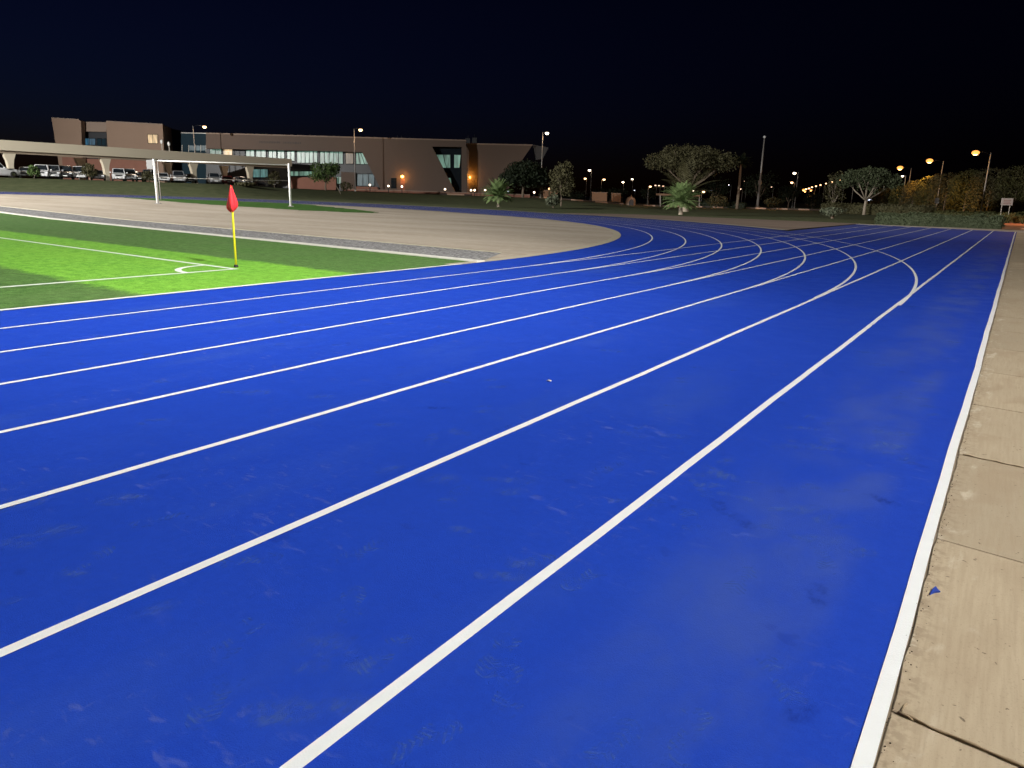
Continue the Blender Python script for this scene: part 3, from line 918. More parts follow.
def window(root, rp, d, pxs, m, y=2.12, label=None, mull=1, frame=True):
    """pane with a dark frame and mullions"""
    pane = panel(root, rp, d, pxs, y, y + .06, 'window', m, label)
    if frame:
        P = [loc(rp, x, yy, d + y) for x, yy in pxs]
        fr = MB(); t = .09
        n = len(P)
        for i in range(n):
            a, b = Vector(P[i]), Vector(P[(i + 1) % n])
            fr.tube([(a.x, y - .03, a.y), (b.x, y - .03, b.y)], t * .6, 4)
        for k in range(1, mull + 1):
            u = k / (mull + 1)
            top_ = Vector(P[0]).lerp(Vector(P[1]), u); bot = Vector(P[-1]).lerp(Vector(P[-2]), u)
            fr.tube([(top_.x, y - .03, top_.y), (bot.x, y - .03, bot.y)], t * .6, 4)
        fr.build('frame', MT['dark'], pane)
    return pane


def rect(x0, x1, y0, y1): return [(x0, y0), (x1, y0), (x1, y1), (x0, y1)]


for (x0, x1, y0, y1, m, mu) in ((210, 221.5, 149, 158, 'win_green', 1), (223, 232.5, 149.2, 158, 'win_warm', 0), (234.5, 245, 149.8, 158, 'dark', 1), (245.8, 254.5, 150, 160, 'win_green', 1),
                                (256, 266, 150, 160, 'win_green', 1), (268.5, 276.5, 150.5, 160, 'win_green', 1), (277.5, 284.5, 150.5, 160, 'win_green', 1), (287, 294.8, 151, 161, 'win_green', 1),
                                (297, 317.5, 151, 163, 'win_green', 4), (320, 343, 151.5, 164, 'win_green', 4), (345.5, 353.5, 152.5, 164, 'win_beige', 0),
                                (253, 268, 169, 177.5, 'win_cyan', 1), (289, 314, 171.2, 176, 'win_green', 4), (313, 318, 177, 182, 'win_green', 0), (335.5, 342, 176.5, 184, 'win_green', 0), (357, 374.5, 174, 186, 'win_dim', 2)):
    window(bl, bp_, D1, rect(x0, x1, y0, y1), MT[m], mull=mu)
window(bl, bp_, D1, [(356, 152.6), (363, 152.8), (369, 164.5), (356, 164.2)], MT['win_green'], mull=2, label='slanted lit window pane beside the diagonal wall')
window(bl, bp_, D1, [(435.5, 154.4), (450.5, 154.6), (450.5, 168), (442.5, 168)], MT['win_green'], mull=1, label='slanted lit window in the dark funnel-shaped opening')
window(bl, bp_, D1, [(454, 154.6), (461, 154.8), (459.5, 168), (454, 168)], MT['win_green'], mull=0)
window(bl, bp_, D1, [(446.8, 178), (450.6, 178), (451.6, 186), (450.4, 186)], MT['win_green'], mull=0, frame=False)
panel(bl, bp_, D1, rect(288, 336, 177.2, 190), 1.2, 2.1, 'brick_plinth', MT['brick'])
panel(bl, bp_, D1, [(341, 171.8), (354.5, 172.4), (354.5, 190.5), (341, 190)], 1.2, 2.1, 'plinth_pier', MT['wall'])
panel(bl, bp_, D1, [(356, 186.4), (377, 187), (380, 192), (356, 191)], 1.3, 2.1, 'plinth', MT['brick'])
dr = panel(bl, bp_, D1, rect(400.5, 404.8, 178.5, 190.6), -.06, -.01, 'door', MT['brick'])
panel(bl, bp_, D1, rect(391, 396.5, 178, 188.4), -.10, -.01, 'door', MT['glass'], 'dark glazed side door')
wl = MB(); q = loc(bp_, 402.6, 176.6, D1); wl.ball((q[0], -.35, q[1]), .30, 10, 6, (1, .6, .8)); wl.build('wall_lamp', MT['lamp_wall'], bl)
wl = MB(); q = loc(bp_, 467.6, 177, D1); wl.ball((q[0] + .3, 2.2, q[1]), .16, 10, 6, (1, .6, 1.2)); wl.build('wall_lamp', MT['lamp_wall'], bl)
lt_ = MB(); rg = random.Random(11)
for k in range(26):            # row of dark letters, too small to read in the photograph
    if k == 13: lt_.build('lettering', MT['letter'], bl); lt_ = MB()
    if k in (13, 14): continue
    q = loc(bp_, 259.5 + k * 1.62, 142.0 + .025 * k * 1.62, D1)
    w_, h_ = rg.choice(((.16, .34), (.2, .42), (.12, .42))), 0
    x, z = q
    lt_.box(x, x + .07, -.09, -.02, z - w_[1] / 2, z + w_[1] / 2); lt_.box(x + .07, x + w_[0], -.09, -.02, z + rg.choice((-.15, 0, .1)), z + .08 + rg.choice((-.1, .05)))
lt_.build('lettering', MT['letter'], bl)
for px, py in ((392, 136.6), (396, 136.4), (466, 136), (473, 135.2)):
    q = loc(bp_, px, py, D1); zt = loc(bp_, px, 139.5, D1)[1]
    m_ = MB(); m_.box(q[0] - .5, q[0] + .4, 6, 7.2, zt - .4, q[1]); m_.tube([(q[0], 6.4, q[1]), (q[0], 6.4, q[1] + .7)], .05, 5); m_.build('roof_unit', MT['dark'], bl)

D2 = 152.0
tb, tp = facade(D2, 110, 'tall brown three-storey block with one yellow lit window', 'building', 'tower_block')
B = 35
front = MB()
front.prism_xz([loc(tp, x, y, D2 - 1) for x, y in [(51.5, 118), (78.5, 119.8), (81, 121), (83, 185), (62, 185)]][::-1], -1.0, .3)
front.prism_xz([loc(tp, x, y, D2) for x, y in [(106, 121.4), (162.5, 124.6), (166, 188), (110, 186)]][::-1], 0, .6)
front.build('wall', MT['wallt'], tb)
# side of the block running back to the right
c0 = loc(tp, 162.5, 124.6, D2)
side = MB(); zb = .5
e1 = survey(182.3, 133, D2 + 22) - Vector((tp.x, tp.y, 0)); ex = e1.dot(RH)
side.add([(c0[0], .0, zb), (ex, 22, zb), (ex, 22, e1.z), (c0[0], .0, c0[1]), (c0[0] - .6, .6, zb), (ex - .6, 22, zb), (ex - .6, 22, e1.z), (c0[0] - .6, .6, c0[1])],
         [(0, 1, 2, 3), (7, 6, 5, 4), (3, 2, 6, 7), (1, 5, 6, 2)])
side.build('side_wall', MT['wall2'], tb)
q0 = loc(tp, 64, 119, D2 + 4); q1 = loc(tp, 160, 125, D2 + 4)
MB().box(q0[0], q1[0], 2.05, 20, .3, q1[1] - .3).build('body', MT['dark'], tb)
panel(tb, tp, D2, [(80.6, 121.6), (106.4, 122.2), (106.4, 131.8), (80.6, 131.4)], .8, 1.4, 'recess_wall', MT['wall2'])
panel(tb, tp, D2, [(80.6, 131.4), (106.4, 131.8), (108, 160), (81.5, 160)], 1.6, 2.0, 'recess_glazing', MT['dark'])
window(tb, tp, D2, [(83.5, 138.2), (95.5, 138.4), (95.5, 145.2), (83.5, 145)], MT['win_blue'], y=1.5, mull=1)
window(tb, tp, D2, [(97, 138.4), (106, 138.6), (106, 145.6), (97, 145.4)], MT['bluegl'], y=1.5, mull=1)
window(tb, tp, D2, [(147.4, 134.2), (157.8, 134.4), (157.8, 143.6), (148.2, 143.4)], MT['win_warm'], y=-.08, mull=1, label='yellow lit window on the upper storey')
panel(tb, tp, D2, [(62, 157), (82.6, 158), (83, 184), (64, 184)], -1.12, -1.01, 'brick_plinth', MT['brick'])
panel(tb, tp, D2, [(108, 158.5), (152, 160), (152, 187), (110, 186)], -.12, -.01, 'brick_plinth', MT['brick'])
panel(tb, tp, D2, [(83, 158.5), (108, 159.5), (108.5, 186), (83.4, 185)], .5, 1.2, 'brick_recess', MT['brick'])
panel(tb, tp, D2, [(51.3, 117.4), (79, 119.2), (79, 120), (51.5, 118.3)], -1.12, -1.01, 'parapet_cap', MT['wall2'])
panel(tb, tp, D2, [(106, 120.7), (162.5, 123.9), (162.5, 124.9), (106, 121.7)], -.12, -.01, 'parapet_cap', MT['wall2'])
# dark glazed link between the two buildings
lk, lp_ = facade(158, 195, 'dark glazed link between the tall block and the long building', 'building', 'glazed_link')
panel(lk, lp_, 158, [(181, 133), (207, 133.6), (207, 187), (181, 186)], 0, 5, 'glass_wall', MT['bluegl'])
panel(lk, lp_, 158, [(181, 132.3), (207, 132.9), (207, 133.8), (181, 133.2)], -.2, -.01, 'roof_rail', MT['pole'])
for x in (183, 189, 195.5, 201):
    panel(lk, lp_, 158, [(x, 145.4), (x + 5, 145.6), (x + 5, 150.5), (x, 150.4)], -.06, -.01, 'window', MT['win_dim'] if x > 184 else MT['bluegl'])
for x in (182, 188.6, 195, 200.6, 206):
    panel(lk, lp_, 158, rect(x - .25, x + .25, 145, 152), -.2, -.07, 'mullion', MT['palepole'])

# low red brick planter wall and the road-side wall in front of the long building
lw, lwp = facade(141, 440, 'long low red-brown planter wall at the foot of the long building', 'wall', 'planter_wall')
panel(lw, lwp, 141, [(344, 189.4), (395, 190.6), (470, 193.2), (530, 195), (530, 198), (470, 197), (395, 195.5), (344, 194)], 0, .5, 'wall', MT['brick'])
panel(lw, lwp, 141, [(344, 188.8), (395, 190.0), (470, 192.6), (530, 194.4), (530, 195.0), (470, 193.2), (395, 190.6), (344, 189.4)], -.06, .56, 'coping', MT['wall2'])


# ------------------------------------------------------------------ carport canopy
XCAN = -112.0


def at_X(px, py, X):
    r = FWD * F_PX + R2 * (px - 512) - U2 * (py - 384)
    r = r * (X / r.x); return r + Vector((0, 0, CAM_H))


can = thing('carport_canopy', 'long cream carport canopy on flared columns over the parked cars', 'canopy', (XCAN, 70, 1.8))
CX, CY, CZ = can.location
cm = MB()
y0_, y1_ = 20.0, 95.5
cm.box(-.25, 0, y0_ - CY, y1_ - CY, 5.45 - CZ, 6.75 - CZ)
cm.box(-8.5, -8.25, y0_ - CY, y1_ - CY, 5.45 - CZ, 6.75 - CZ)
cm.box(-8.25, -.25, y1_ - CY - .25, y1_ - CY, 5.45 - CZ, 6.75 - CZ)
cm.build('fascia', MT['canopy'], can)
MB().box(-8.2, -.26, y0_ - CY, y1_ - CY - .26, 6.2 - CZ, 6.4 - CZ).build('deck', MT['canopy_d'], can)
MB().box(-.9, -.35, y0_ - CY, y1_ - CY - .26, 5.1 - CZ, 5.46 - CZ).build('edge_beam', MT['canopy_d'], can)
for px in (-40, 12, 107, 194, 250):
    p = at_X(px, 180, XCAN - .7); y = p.y - CY; zb = terrain(p.x, p.y) - .1 - CZ
    c = MB(); top_ = 5.2 - CZ
    prof = [(.30, zb), (.32, zb + 1.6), (.45, zb + 2.4), (.8, top_), (-.8, top_), (-.45, zb + 2.4), (-.32, zb + 1.6), (-.30, zb)]
    n = len(prof)
    vs = [(-.7 + .3, y + a, z) for a, z in prof] + [(-.7 - .3, y + a, z) for a, z in prof]
    c.add(vs, [tuple(range(n)), tuple(range(2 * n - 1, n - 1, -1))] + [(i, i + n, (i + 1) % n + n, (i + 1) % n) for i in range(n)])
    c.build('column', MT['canopy'], can)
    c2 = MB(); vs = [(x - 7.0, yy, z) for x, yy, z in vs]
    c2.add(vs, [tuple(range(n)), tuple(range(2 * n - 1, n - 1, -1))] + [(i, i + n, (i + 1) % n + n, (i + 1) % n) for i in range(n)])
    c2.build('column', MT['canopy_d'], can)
for y in (50, 58, 68, 79, 88):
    MB().box(-4.4, -3.6, y - CY - .3, y - CY + .3, 6.02 - CZ, 6.18 - CZ).build('ceiling_lamp', MT['lamp_dim'], can)
cpk = MB(); cpk.add([(-122, 20, 2.0), (-106.5, 20, 2.0), (-107.5, 98, 1.76), (-124, 98, 1.76)], [(0, 1, 2, 3)])
nn = 24; cpk = MB(); vs = []
for k in range(nn + 1):
    y = 15 + 85 * k / nn
    for x in (-128, -120, -112, -107.6): vs.append((x, y, terrain(x, y) + .03))
cpk.add(vs, [(k * 4 + i, k * 4 + i + 1, k * 4 + i + 5, k * 4 + i + 4) for k in range(nn) for i in range(3)])
struct('car_park', cpk, MT['asphalt'], 'asphalt car park under the canopy')


# ------------------------------------------------------------------ cars (x forward, y left)
CAR = dict(
    suv=dict(L=4.85, W=1.95, H=1.88, belt=1.12, hood=1.10, cab=(-2.25, .62), roof=(-2.05, .05), r=.40),
    sedan=dict(L=4.75, W=1.83, H=1.46, belt=.92, hood=.90, cab=(-1.75, .85), roof=(-1.05, .15), r=.33),
    pickup=dict(L=5.3, W=1.9, H=1.82, belt=1.12, hood=1.10, cab=(-.75, .95), roof=(-.55, .40), r=.40))


def car(kind, paint, label, loc_, rz):
    S = CAR[kind]; L_, W_, H_ = S['L'] / 2, S['W'] / 2, S['H']
    t = thing('parked_car', label, 'car', loc_, rz, 'cars parked under the carport canopy')
    b, hd = S['belt'], S['hood']
    # body: lofted sections along the length
    cx0, cx1 = S['cab']
    secs = [(-L_, .45, b * .90, .80), (-L_ + .12, .32, b * .99, .93), (-L_ + .5, .26, b, .99), (cx0 + .6, .22, b, 1.0), (0, .22, b, 1.0), (cx1, .22, b, 1.0),
            (cx1 + .35, .22, hd * 1.0, .99), (L_ - .45, .26, hd * .93, .96), (L_ - .12, .32, hd * .84, .90), (L_, .42, hd * .68, .80)]
    m = MB(); vs = []
    for x, zb, zt, w in secs:
        w *= W_
        vs += [(x, -w * .92, zb), (x, -w, zb + .18), (x, -w, zt - .16), (x, -w * .90, zt), (x, w * .90, zt), (x, w, zt - .16), (x, w, zb + .18), (x, w * .92, zb)]
    n = 8
    fs = [(i * n + k, i * n + (k + 1) % n, (i + 1) * n + (k + 1) % n, (i + 1) * n + k) for i in range(len(secs) - 1) for k in range(n)]
    fs += [tuple(range(n - 1, -1, -1)), tuple((len(secs) - 1) * n + k for k in range(n))]
    m.add(vs, fs)
    # cabin pillars and roof
    r0, r1 = S['roof']; wr = W_ * .78; wb = W_ * .90; zt = H_
    m.add([(cx0, -wb, b - .02), (cx1, -wb, b - .02), (cx1, wb, b - .02), (cx0, wb, b - .02), (r0, -wr, zt - .05), (r1, -wr, zt - .05), (r1, wr, zt - .05), (r0, wr, zt - .05),
           (r0 + .15, -wr * .85, zt), (r1 - .15, -wr * .85, zt), (r1 - .15, wr * .85, zt), (r0 + .15, wr * .85, zt)],
          [(0, 1, 5, 4), (1, 2, 6, 5), (2, 3, 7, 6), (3, 0, 4, 7), (4, 5, 9, 8), (5, 6, 10, 9), (6, 7, 11, 10), (7, 4, 8, 11), (8, 9, 10, 11)])
    for sg in (-1, 1): m.box(cx1 - .35, cx1 - .2, sg * (W_ + .16) - .1, sg * (W_ + .16) + .1, b, b + .17)
    body = m.build('body', paint, t)

    def pane(a, bb, c, dd, off):
        P = [Vector(p) for p in (a, bb, c, dd)]; ce = sum(P, Vector()) / 4
        nrm = (P[1] - P[0]).cross(P[2] - P[0]).normalized()
        if nrm.dot(ce - Vector((0, 0, b))) < 0: nrm = -nrm
        P = [ce + (p - ce) * .86 for p in P]
        g_ = MB(); g_.add([p + nrm * .012 for p in P] + [p - nrm * .01 for p in P], [(0, 1, 2, 3), (7, 6, 5, 4), (0, 4, 5, 1), (1, 5, 6, 2), (2, 6, 7, 3), (3, 7, 4, 0)])
        return g_
    z5 = zt - .05
    pane((cx1, -wb, b), (cx1, wb, b), (r1, wr, z5), (r1, -wr, z5), 0).build('windscreen', MT['glass'], t)
    pane((cx0, wb, b), (cx0, -wb, b), (r0, -wr, z5), (r0, wr, z5), 0).build('rear_window', MT['glass'], t)
    mid = (cx0 + cx1) / 2; rm = (r0 + r1) / 2
    for sg in (-1, 1):
        pane((cx0 + .1, sg * wb, b), (mid, sg * wb, b), (rm, sg * wr, z5), (r0 + .05, sg * wr, z5), 0).build('side_window', MT['glass'], t)
        pane((mid, sg * wb, b), (cx1 - .05, sg * wb, b), (r1, sg * wr, z5), (rm, sg * wr, z5), 0).build('side_window', MT['glass'], t)
        hx = L_ - .06
        MB().box(hx - .12, hx + .05, sg * W_ * .72 - .17, sg * W_ * .72 + .17, hd * .66, hd * .82).build('headlight', MT['headl'], t)
        MB().box(-L_ - .02, -L_ + .06, sg * W_ * .72 - .12, sg * W_ * .72 + .1, b * .62, b * .86).build('tail_light', MT['tail'], t)
        for wx in (-L_ * .62, L_ * .60):
            r = S['r']; w = MB(); prof = [(r * .62, .0), (r * .95, .0), (r, .04), (r, .18), (r * .95, .22), (r * .62, .22)]; nn_ = 20
            y_ = sg * (W_ - .20) if sg > 0 else sg * (W_ - .20) - .22
            vs = [(wx + q * math.cos(2 * PI * k / nn_), y_ + yy + (.0 if sg > 0 else 0), r + q * math.sin(2 * PI * k / nn_)) for q, yy in prof for k in range(nn_)]
            w.add(vs, [(i * nn_ + k, i * nn_ + (k + 1) % nn_, (i + 1) * nn_ + (k + 1) % nn_, (i + 1) * nn_ + k) for i in range(len(prof) - 1) for k in range(nn_)], True)
            tyre = w.build('wheel', MT['tyre'], t)
            rim = MB(); rim.tube([(wx, y_ + .03, r), (wx, y_ + .20, r)], r * .63, 14); rim.build('rim', MT['chrome'], tyre)
    MB().box(L_ - .05, L_ + .03, -W_ * .46, W_ * .46, hd * .62, hd * .80).build('grille', MT['black'], t)
    MB().box(L_ - .02, L_ + .06, -W_ * .78, W_ * .78, .36, .54).build('bumper', paint if kind != 'pickup' else MT['chrome'], t)
    MB().box(L_ + .062, L_ + .075, -.26, .26, .42, .54).build('number_plate', MT['plate'], t)
    if kind == 'pickup':
        MB().box(-L_ + .15, cx0 - .1, -W_ * .8, W_ * .8, b + .001, b + .02).build('load_bed', MT['black'], t)
    return t


def parked(px, kind, paint, label, X=-112.6, rz=-.5):
    p = at_X(px, 178, X)
    return car(kind, MT[paint], label, (p.x, p.y, terrain(p.x, p.y) + .04), rz)


parked(-2, 'suv', 'car_white', 'white off-roader at the far left edge, parked side-on by the first column', -110.5, PI / 2 + .1)
parked(27, 'sedan', 'car_white', 'white saloon just right of the leftmost front column', -113)
parked(42.5, 'suv', 'car_white', 'white off-roader directly behind the thin grey post', -113.2)
parked(54, 'suv', 'car_silver', 'silver off-roader standing between the thin grey post and a black one', -113)
parked(66, 'suv', 'car_dark', 'black off-roader left of the shrub-covered white one', -112.8)
parked(80, 'suv', 'car_white', 'white off-roader half hidden by the young tree', -112.6)
parked(98, 'sedan', 'car_grey', 'grey saloon tucked left of the second front column', -114)
parked(119, 'pickup', 'car_white', 'white pickup right of the second front column', -112.4)
parked(130, 'suv', 'car_silver', 'silver off-roader between the white pickup and a low black saloon', -113.4)
parked(139, 'sedan', 'car_dark', 'low black saloon between silver off-roader and grey one', -112.8)
parked(149, 'suv', 'car_grey', 'dark grey off-roader behind the shrub by the left goal post', -113.4)
parked(163, 'sedan', 'car_white', 'white saloon just right of the left goal post', -112.8)
parked(178.5, 'suv', 'car_silver', 'silver off-roader facing out, left of the third front column', -112.2)
parked(189, 'sedan', 'car_dark', 'black saloon tucked against the third front column', -114)
parked(214, 'pickup', 'car_silver', 'silver pickup facing out, left of the red corner flag', -112.4)
parked(227, 'sedan', 'car_red', 'dark red saloon right above the tip of the red flag', -113.6)
parked(241, 'sedan', 'car_grey', 'dark grey saloon left of the last front column, behind the round shrub', -112.4, -.15)
parked(266, 'sedan', 'car_dark', 'black saloon parked alone right of the last front column', -111.5, -.1)


# ------------------------------------------------------------------ poles and lamps
def street_lamp(px, py_head, d, label, base_px=None, hpx=None, arm=1.2, m='lamp_warm', r=.28, group='tall street lamps by the long building', name='street_lamp', pole='pole', thick=.11):
    """pole at base_px, luminaire measured at (px, py_head)"""
    b = stand(base_px if base_px is not None else px, d)
    hd = survey(px, py_head, d)
    t = thing(name, label, 'street lamp', (b.x, b.y, b.z - .1), 0, group)
    h = hd.z - b.z + .1; off = Vector((hd.x - b.x, hd.y - b.y, 0))
    top_ = Vector((0, 0, h + .15))
    MB().tube([(0, 0, 0), (0, 0, h * .5), top_], [thick, thick * .8, thick * .55], 8).build('pole', MT[pole], t)
    MB().tube([(0, 0, 0), (0, 0, .35)], thick * 1.7, 8).build('base', MT[pole], t)
    if off.length > .2:
        MB().tube([(0, 0, h + .05), off * .5 + Vector((0, 0, h + .28)), off + Vector((0, 0, h + .12))], thick * .3, 6).build('arm', MT['dark'], t)
    hood = MB(); hood.ball(off + Vector((0, 0, h + r * .62)), r * .95, 10, 6, (1, 1, .35)); hood.build('hood', MT['dark'], t)
    le = MB(); le.ball(off + Vector((0, 0, h)), r, 10, 6, (1, 1, .7)); le.build('lens', MT[m], t)
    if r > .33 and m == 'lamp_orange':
        rf = MB(); rf.ball(off + Vector((0, 0, h + r * .30)), r * 1.35, 12, 8, (1, 1, .62)); rf.build('halo_shell', MT['halo_shell'], t)  # glowing shell added round the lens, imitates the orange halo
    return t, hd


lampsA = [street_lamp(204.5, 127, 138, 'street lamp with an orange head above the glazed link', 197.3, arm=1, m='lamp_warm', r=.34),
          street_lamp(360.5, 130, 138, 'street lamp standing in front of the lit slanted window', 355.5, m='lamp_warm', r=.34),
          street_lamp(547, 133.3, 138, 'street lamp standing in front of the big dark round tree', 540.6, m='lamp_white', r=.34)]
HWY = [(975.5, 153.5, 120, 'nearest street lamp of the row, its head the rightmost light in the photo', 980, .40, 'lamp_orange'),
       (929.5, 161.5, 145, 'second street lamp of the orange row, above the small grey board', 935.2, .44, 'lamp_orange'),
       (900, 168.5, 176, 'third street lamp of the orange row, just right of the umbrella tree', 905, .48, 'lamp_orange')]
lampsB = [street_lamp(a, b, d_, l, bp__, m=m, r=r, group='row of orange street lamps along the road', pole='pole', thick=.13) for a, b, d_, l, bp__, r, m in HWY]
far_lab = 'far street lamp, one of the dots of light receding along the road'
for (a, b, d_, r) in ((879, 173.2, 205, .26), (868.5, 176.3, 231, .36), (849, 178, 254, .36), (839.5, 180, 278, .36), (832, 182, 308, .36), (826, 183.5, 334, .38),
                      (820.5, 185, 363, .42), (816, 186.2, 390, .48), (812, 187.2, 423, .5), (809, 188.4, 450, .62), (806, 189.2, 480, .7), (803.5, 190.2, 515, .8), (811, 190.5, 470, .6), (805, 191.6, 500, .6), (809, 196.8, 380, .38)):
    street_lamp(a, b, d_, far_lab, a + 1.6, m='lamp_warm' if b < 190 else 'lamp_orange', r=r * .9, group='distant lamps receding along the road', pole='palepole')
for (a, b, d_, r, m, l, bpx) in (
        (589.5, 170.3, 190, .42, 'lamp_white', 'tall white street lamp right of the slim grey tree, highest of the distant lamps', 590),
        (585.2, 178.6, 215, .40, 'lamp_warm', 'short street lamp close beside the tall white one', 585.6),
        (604, 179.6, 210, .42, 'lamp_warm', 'street lamp above the two orange lit walls', 600.5),
        (623, 182.2, 215, .40, 'lamp_white', 'street lamp left of the pair near the little domed hut', 622.5),
        (632.2, 179.2, 230, .38, 'lamp_white', 'cool street lamp straight above the little domed hut', 631.5),
        (650.3, 186.6, 185, .34, 'lamp_warm', 'street lamp on the thin post left under the big umbrella tree', 647.3),
        (693.3, 190.6, 240, .30, 'lamp_white', 'small street lamp just right of the front palm crown', 692.5),
        (703.6, 191.8, 190, .40, 'lamp_warm', 'bright street lamp on the post right of the front palm', 700.8),
        (711, 189.6, 280, .26, 'lamp_cool', 'small cool lamp right of the bright one by the front palm', 711),
        (729, 185, 260, .26, 'lamp_cool', 'faint cool lamp left of the tall dark palm', 729.5),
        (740.5, 189, 240, .40, 'lamp_dim', 'dim reddish lamp right of the tall dark palm trunk', 741),
        (744.5, 181.4, 260, .2, 'lamp_dim', 'faint lamp left of the tall unlit mast', 744.5),
        (794.5, 173.2, 190, .48, 'lamp_white', 'white street lamp higher of the pair right of the tall unlit mast', 794.2),
        (791.8, 182.6, 205, .42, 'lamp_warm', 'warm street lamp lower of the pair right of the tall unlit mast', 792),
        (771.5, 187, 250, .26, 'lamp_dim', 'faint street lamp right beside the tall unlit mast', 771.5),
        (902.6, 176.2, 160, .30, 'lamp_white', 'white street lamp at the right edge of the umbrella tree crown', 900.5),
        (634.5, 190.4, 260, .22, 'lamp_cool', 'tiny violet lamp low behind the little domed hut', 634.5)):
    street_lamp(a, b, d_, l, bpx, m=m, r=r * .85, group='scattered lamps beyond the road', thick=.09)
for (a, b, d_, l) in ((655.4, 185.4, 250, 1), (659, 185.6, 262, 1), (663.2, 186.2, 245, 1)):
    street_lamp(a, b, d_, 'small reddish lamp in the row of three under the big umbrella tree', a, m='lamp_dim', r=.3, group='row of three small lamps under the big tree', thick=.08)
for (a, b, l) in ((165.2, 141.2, 'left of the two short pale lamp posts above the canopy edge'), (172.2, 143.4, 'right of the two short pale lamp posts above the canopy edge')):
    bb = stand(a, 128); hd = survey(a, b, 128)
    t = thing('lamp_post', 'unlit ' + l, 'lamp post', (bb.x, bb.y, bb.z), 0, 'two unlit pale lamp posts')
    MB().tube([(0, 0, 0), (0, 0, hd.z - bb.z - .3)], [.09, .07], 8).build('pole', MT['palepole'], t)
    MB().ball((0, 0, hd.z - bb.z - .1), .24, 10, 6, (1, 1, 1.5)).build('globe', MT['whitepole'], t)

# tall unlit mast
b = stand(757.3, 160); hd = survey(767.6, 137.5, 160)
t = thing('light_mast', 'tall slender mast with a small unlit head right of the big tree', 'mast', b)
h = hd.z - b.z
MB().tube([(0, 0, 0), (0, 0, h * .5), (0, 0, h)], [.26, .19, .12], 10).build('pole', MT['pole'], t)
MB().box(-.3, .3, -.22, .22, h * .34, h * .34 + .8).build('control_box', MT['pole'], t)
MB().ball((0, 0, h + .1), .3, 10, 6, (1, 1, .9)).build('lamp_head', MT['headl'], t)
MB().tube([(0, 0, 0), (0, 0, .5)], .42, 10).build('base', MT['pole'], t)
# sign bracket on the third tall lamp is a small flag-like plate
for px, py, d_, w_, h_, name, label in ((934.4, 200.6, 118, .55, .55, 'notice_board', 'small grey notice board on a post below the second orange street lamp'),):
    b = stand(px, d_); c = survey(px, py, d_)
    t = thing(name, label, 'sign', b, YAW)
    MB().tube([(0, 0, -.2), (0, 0, c.z - b.z)], .05, 8).build('post', MT['pole'], t)
    MB().box(-w_ / 2 - .05, w_ / 2 + .05, -.07, -.03, c.z - b.z - .4, c.z - b.z + .4).build('board', MT['signgrey'], t)
# white sign with faded lettering, on two legs
sg_d = 84
b = stand(1006, sg_d); p0 = survey(1000.6, 205, sg_d); p1 = survey(1013.6, 197.4, sg_d)
t = thing('sign_board', 'white sign board with faded red lines of writing on two legs above the paved bed', 'sign', b, YAW)
u0 = (p0 - b).dot(RH); u1 = (p1 - b).dot(RH); z0 = p0.z - b.z; z1 = p1.z - b.z
MB().box(u0, u1, -.04, 0, z0 - .02, z1 - .1).build('board', MT['signw'], t)
for u in (u0 + .2, u1 - .2): MB().tube([(u, .05, -.1), (u, .05, z1 - .15)], .035, 8).build('leg', MT['palepole'], t)
rg = random.Random(2)
for k in range(3):
    sm = MB()
    zz = z1 - .32 - k * .18; x = u0 + .25
    while x < u1 - .3:
        w_ = rg.uniform(.05, .13); sm.box(x, x + w_, -.047, -.041, zz - .045, zz + .045); x += w_ + .035
    sm.build('lettering', MT['signink'], t)
# back of a grey sign behind the left goal post
b = stand(152, 104); c = survey(152.5, 164.5, 104)
t = thing('road_sign', 'pale grey square road sign behind the left goal post', 'sign', b, YAW)
MB().tube([(0, 0, -.1), (0, 0, c.z - b.z)], .04, 8).build('post', MT['pole'], t)
MB().box(-.5, .5, -.06, -.03, c.z - b.z - .6, c.z - b.z + .6).build('board', MT['signgrey'], t)
for px, tp_, l in ((49.6, 165.5, 'thin grey post between the white and silver off-roaders'), (79.5, 171, 'thin grey post in front of the shrub-covered white off-roader')):
    b = stand(px, 106); c = survey(px, tp_, 106)
    m_ = MB(); m_.tube([(b.x, b.y, b.z - .1), (b.x, b.y, c.z)], .045, 8)
    m_.tube([(b.x, b.y, c.z), (b.x, b.y, c.z + .04)], .06, 8)
    tag(m_.build('grey_post', MT['pole']), l, 'post')
# leaning stake by the round tree
b = stand(341, 112); c = survey(336.5, 186, 112)
m_ = MB(); m_.tube([(b.x, b.y, b.z - .1), (c.x, c.y, c.z)], [.05, .035], 6); m_.tube([(c.x, c.y, c.z - .2), (c.x + .1, c.y, c.z - .1)], .03, 5)
tag(m_.build('wooden_stake', MT['bark_pale']), 'leaning wooden stake on the bank right of the small round tree', 'stake')
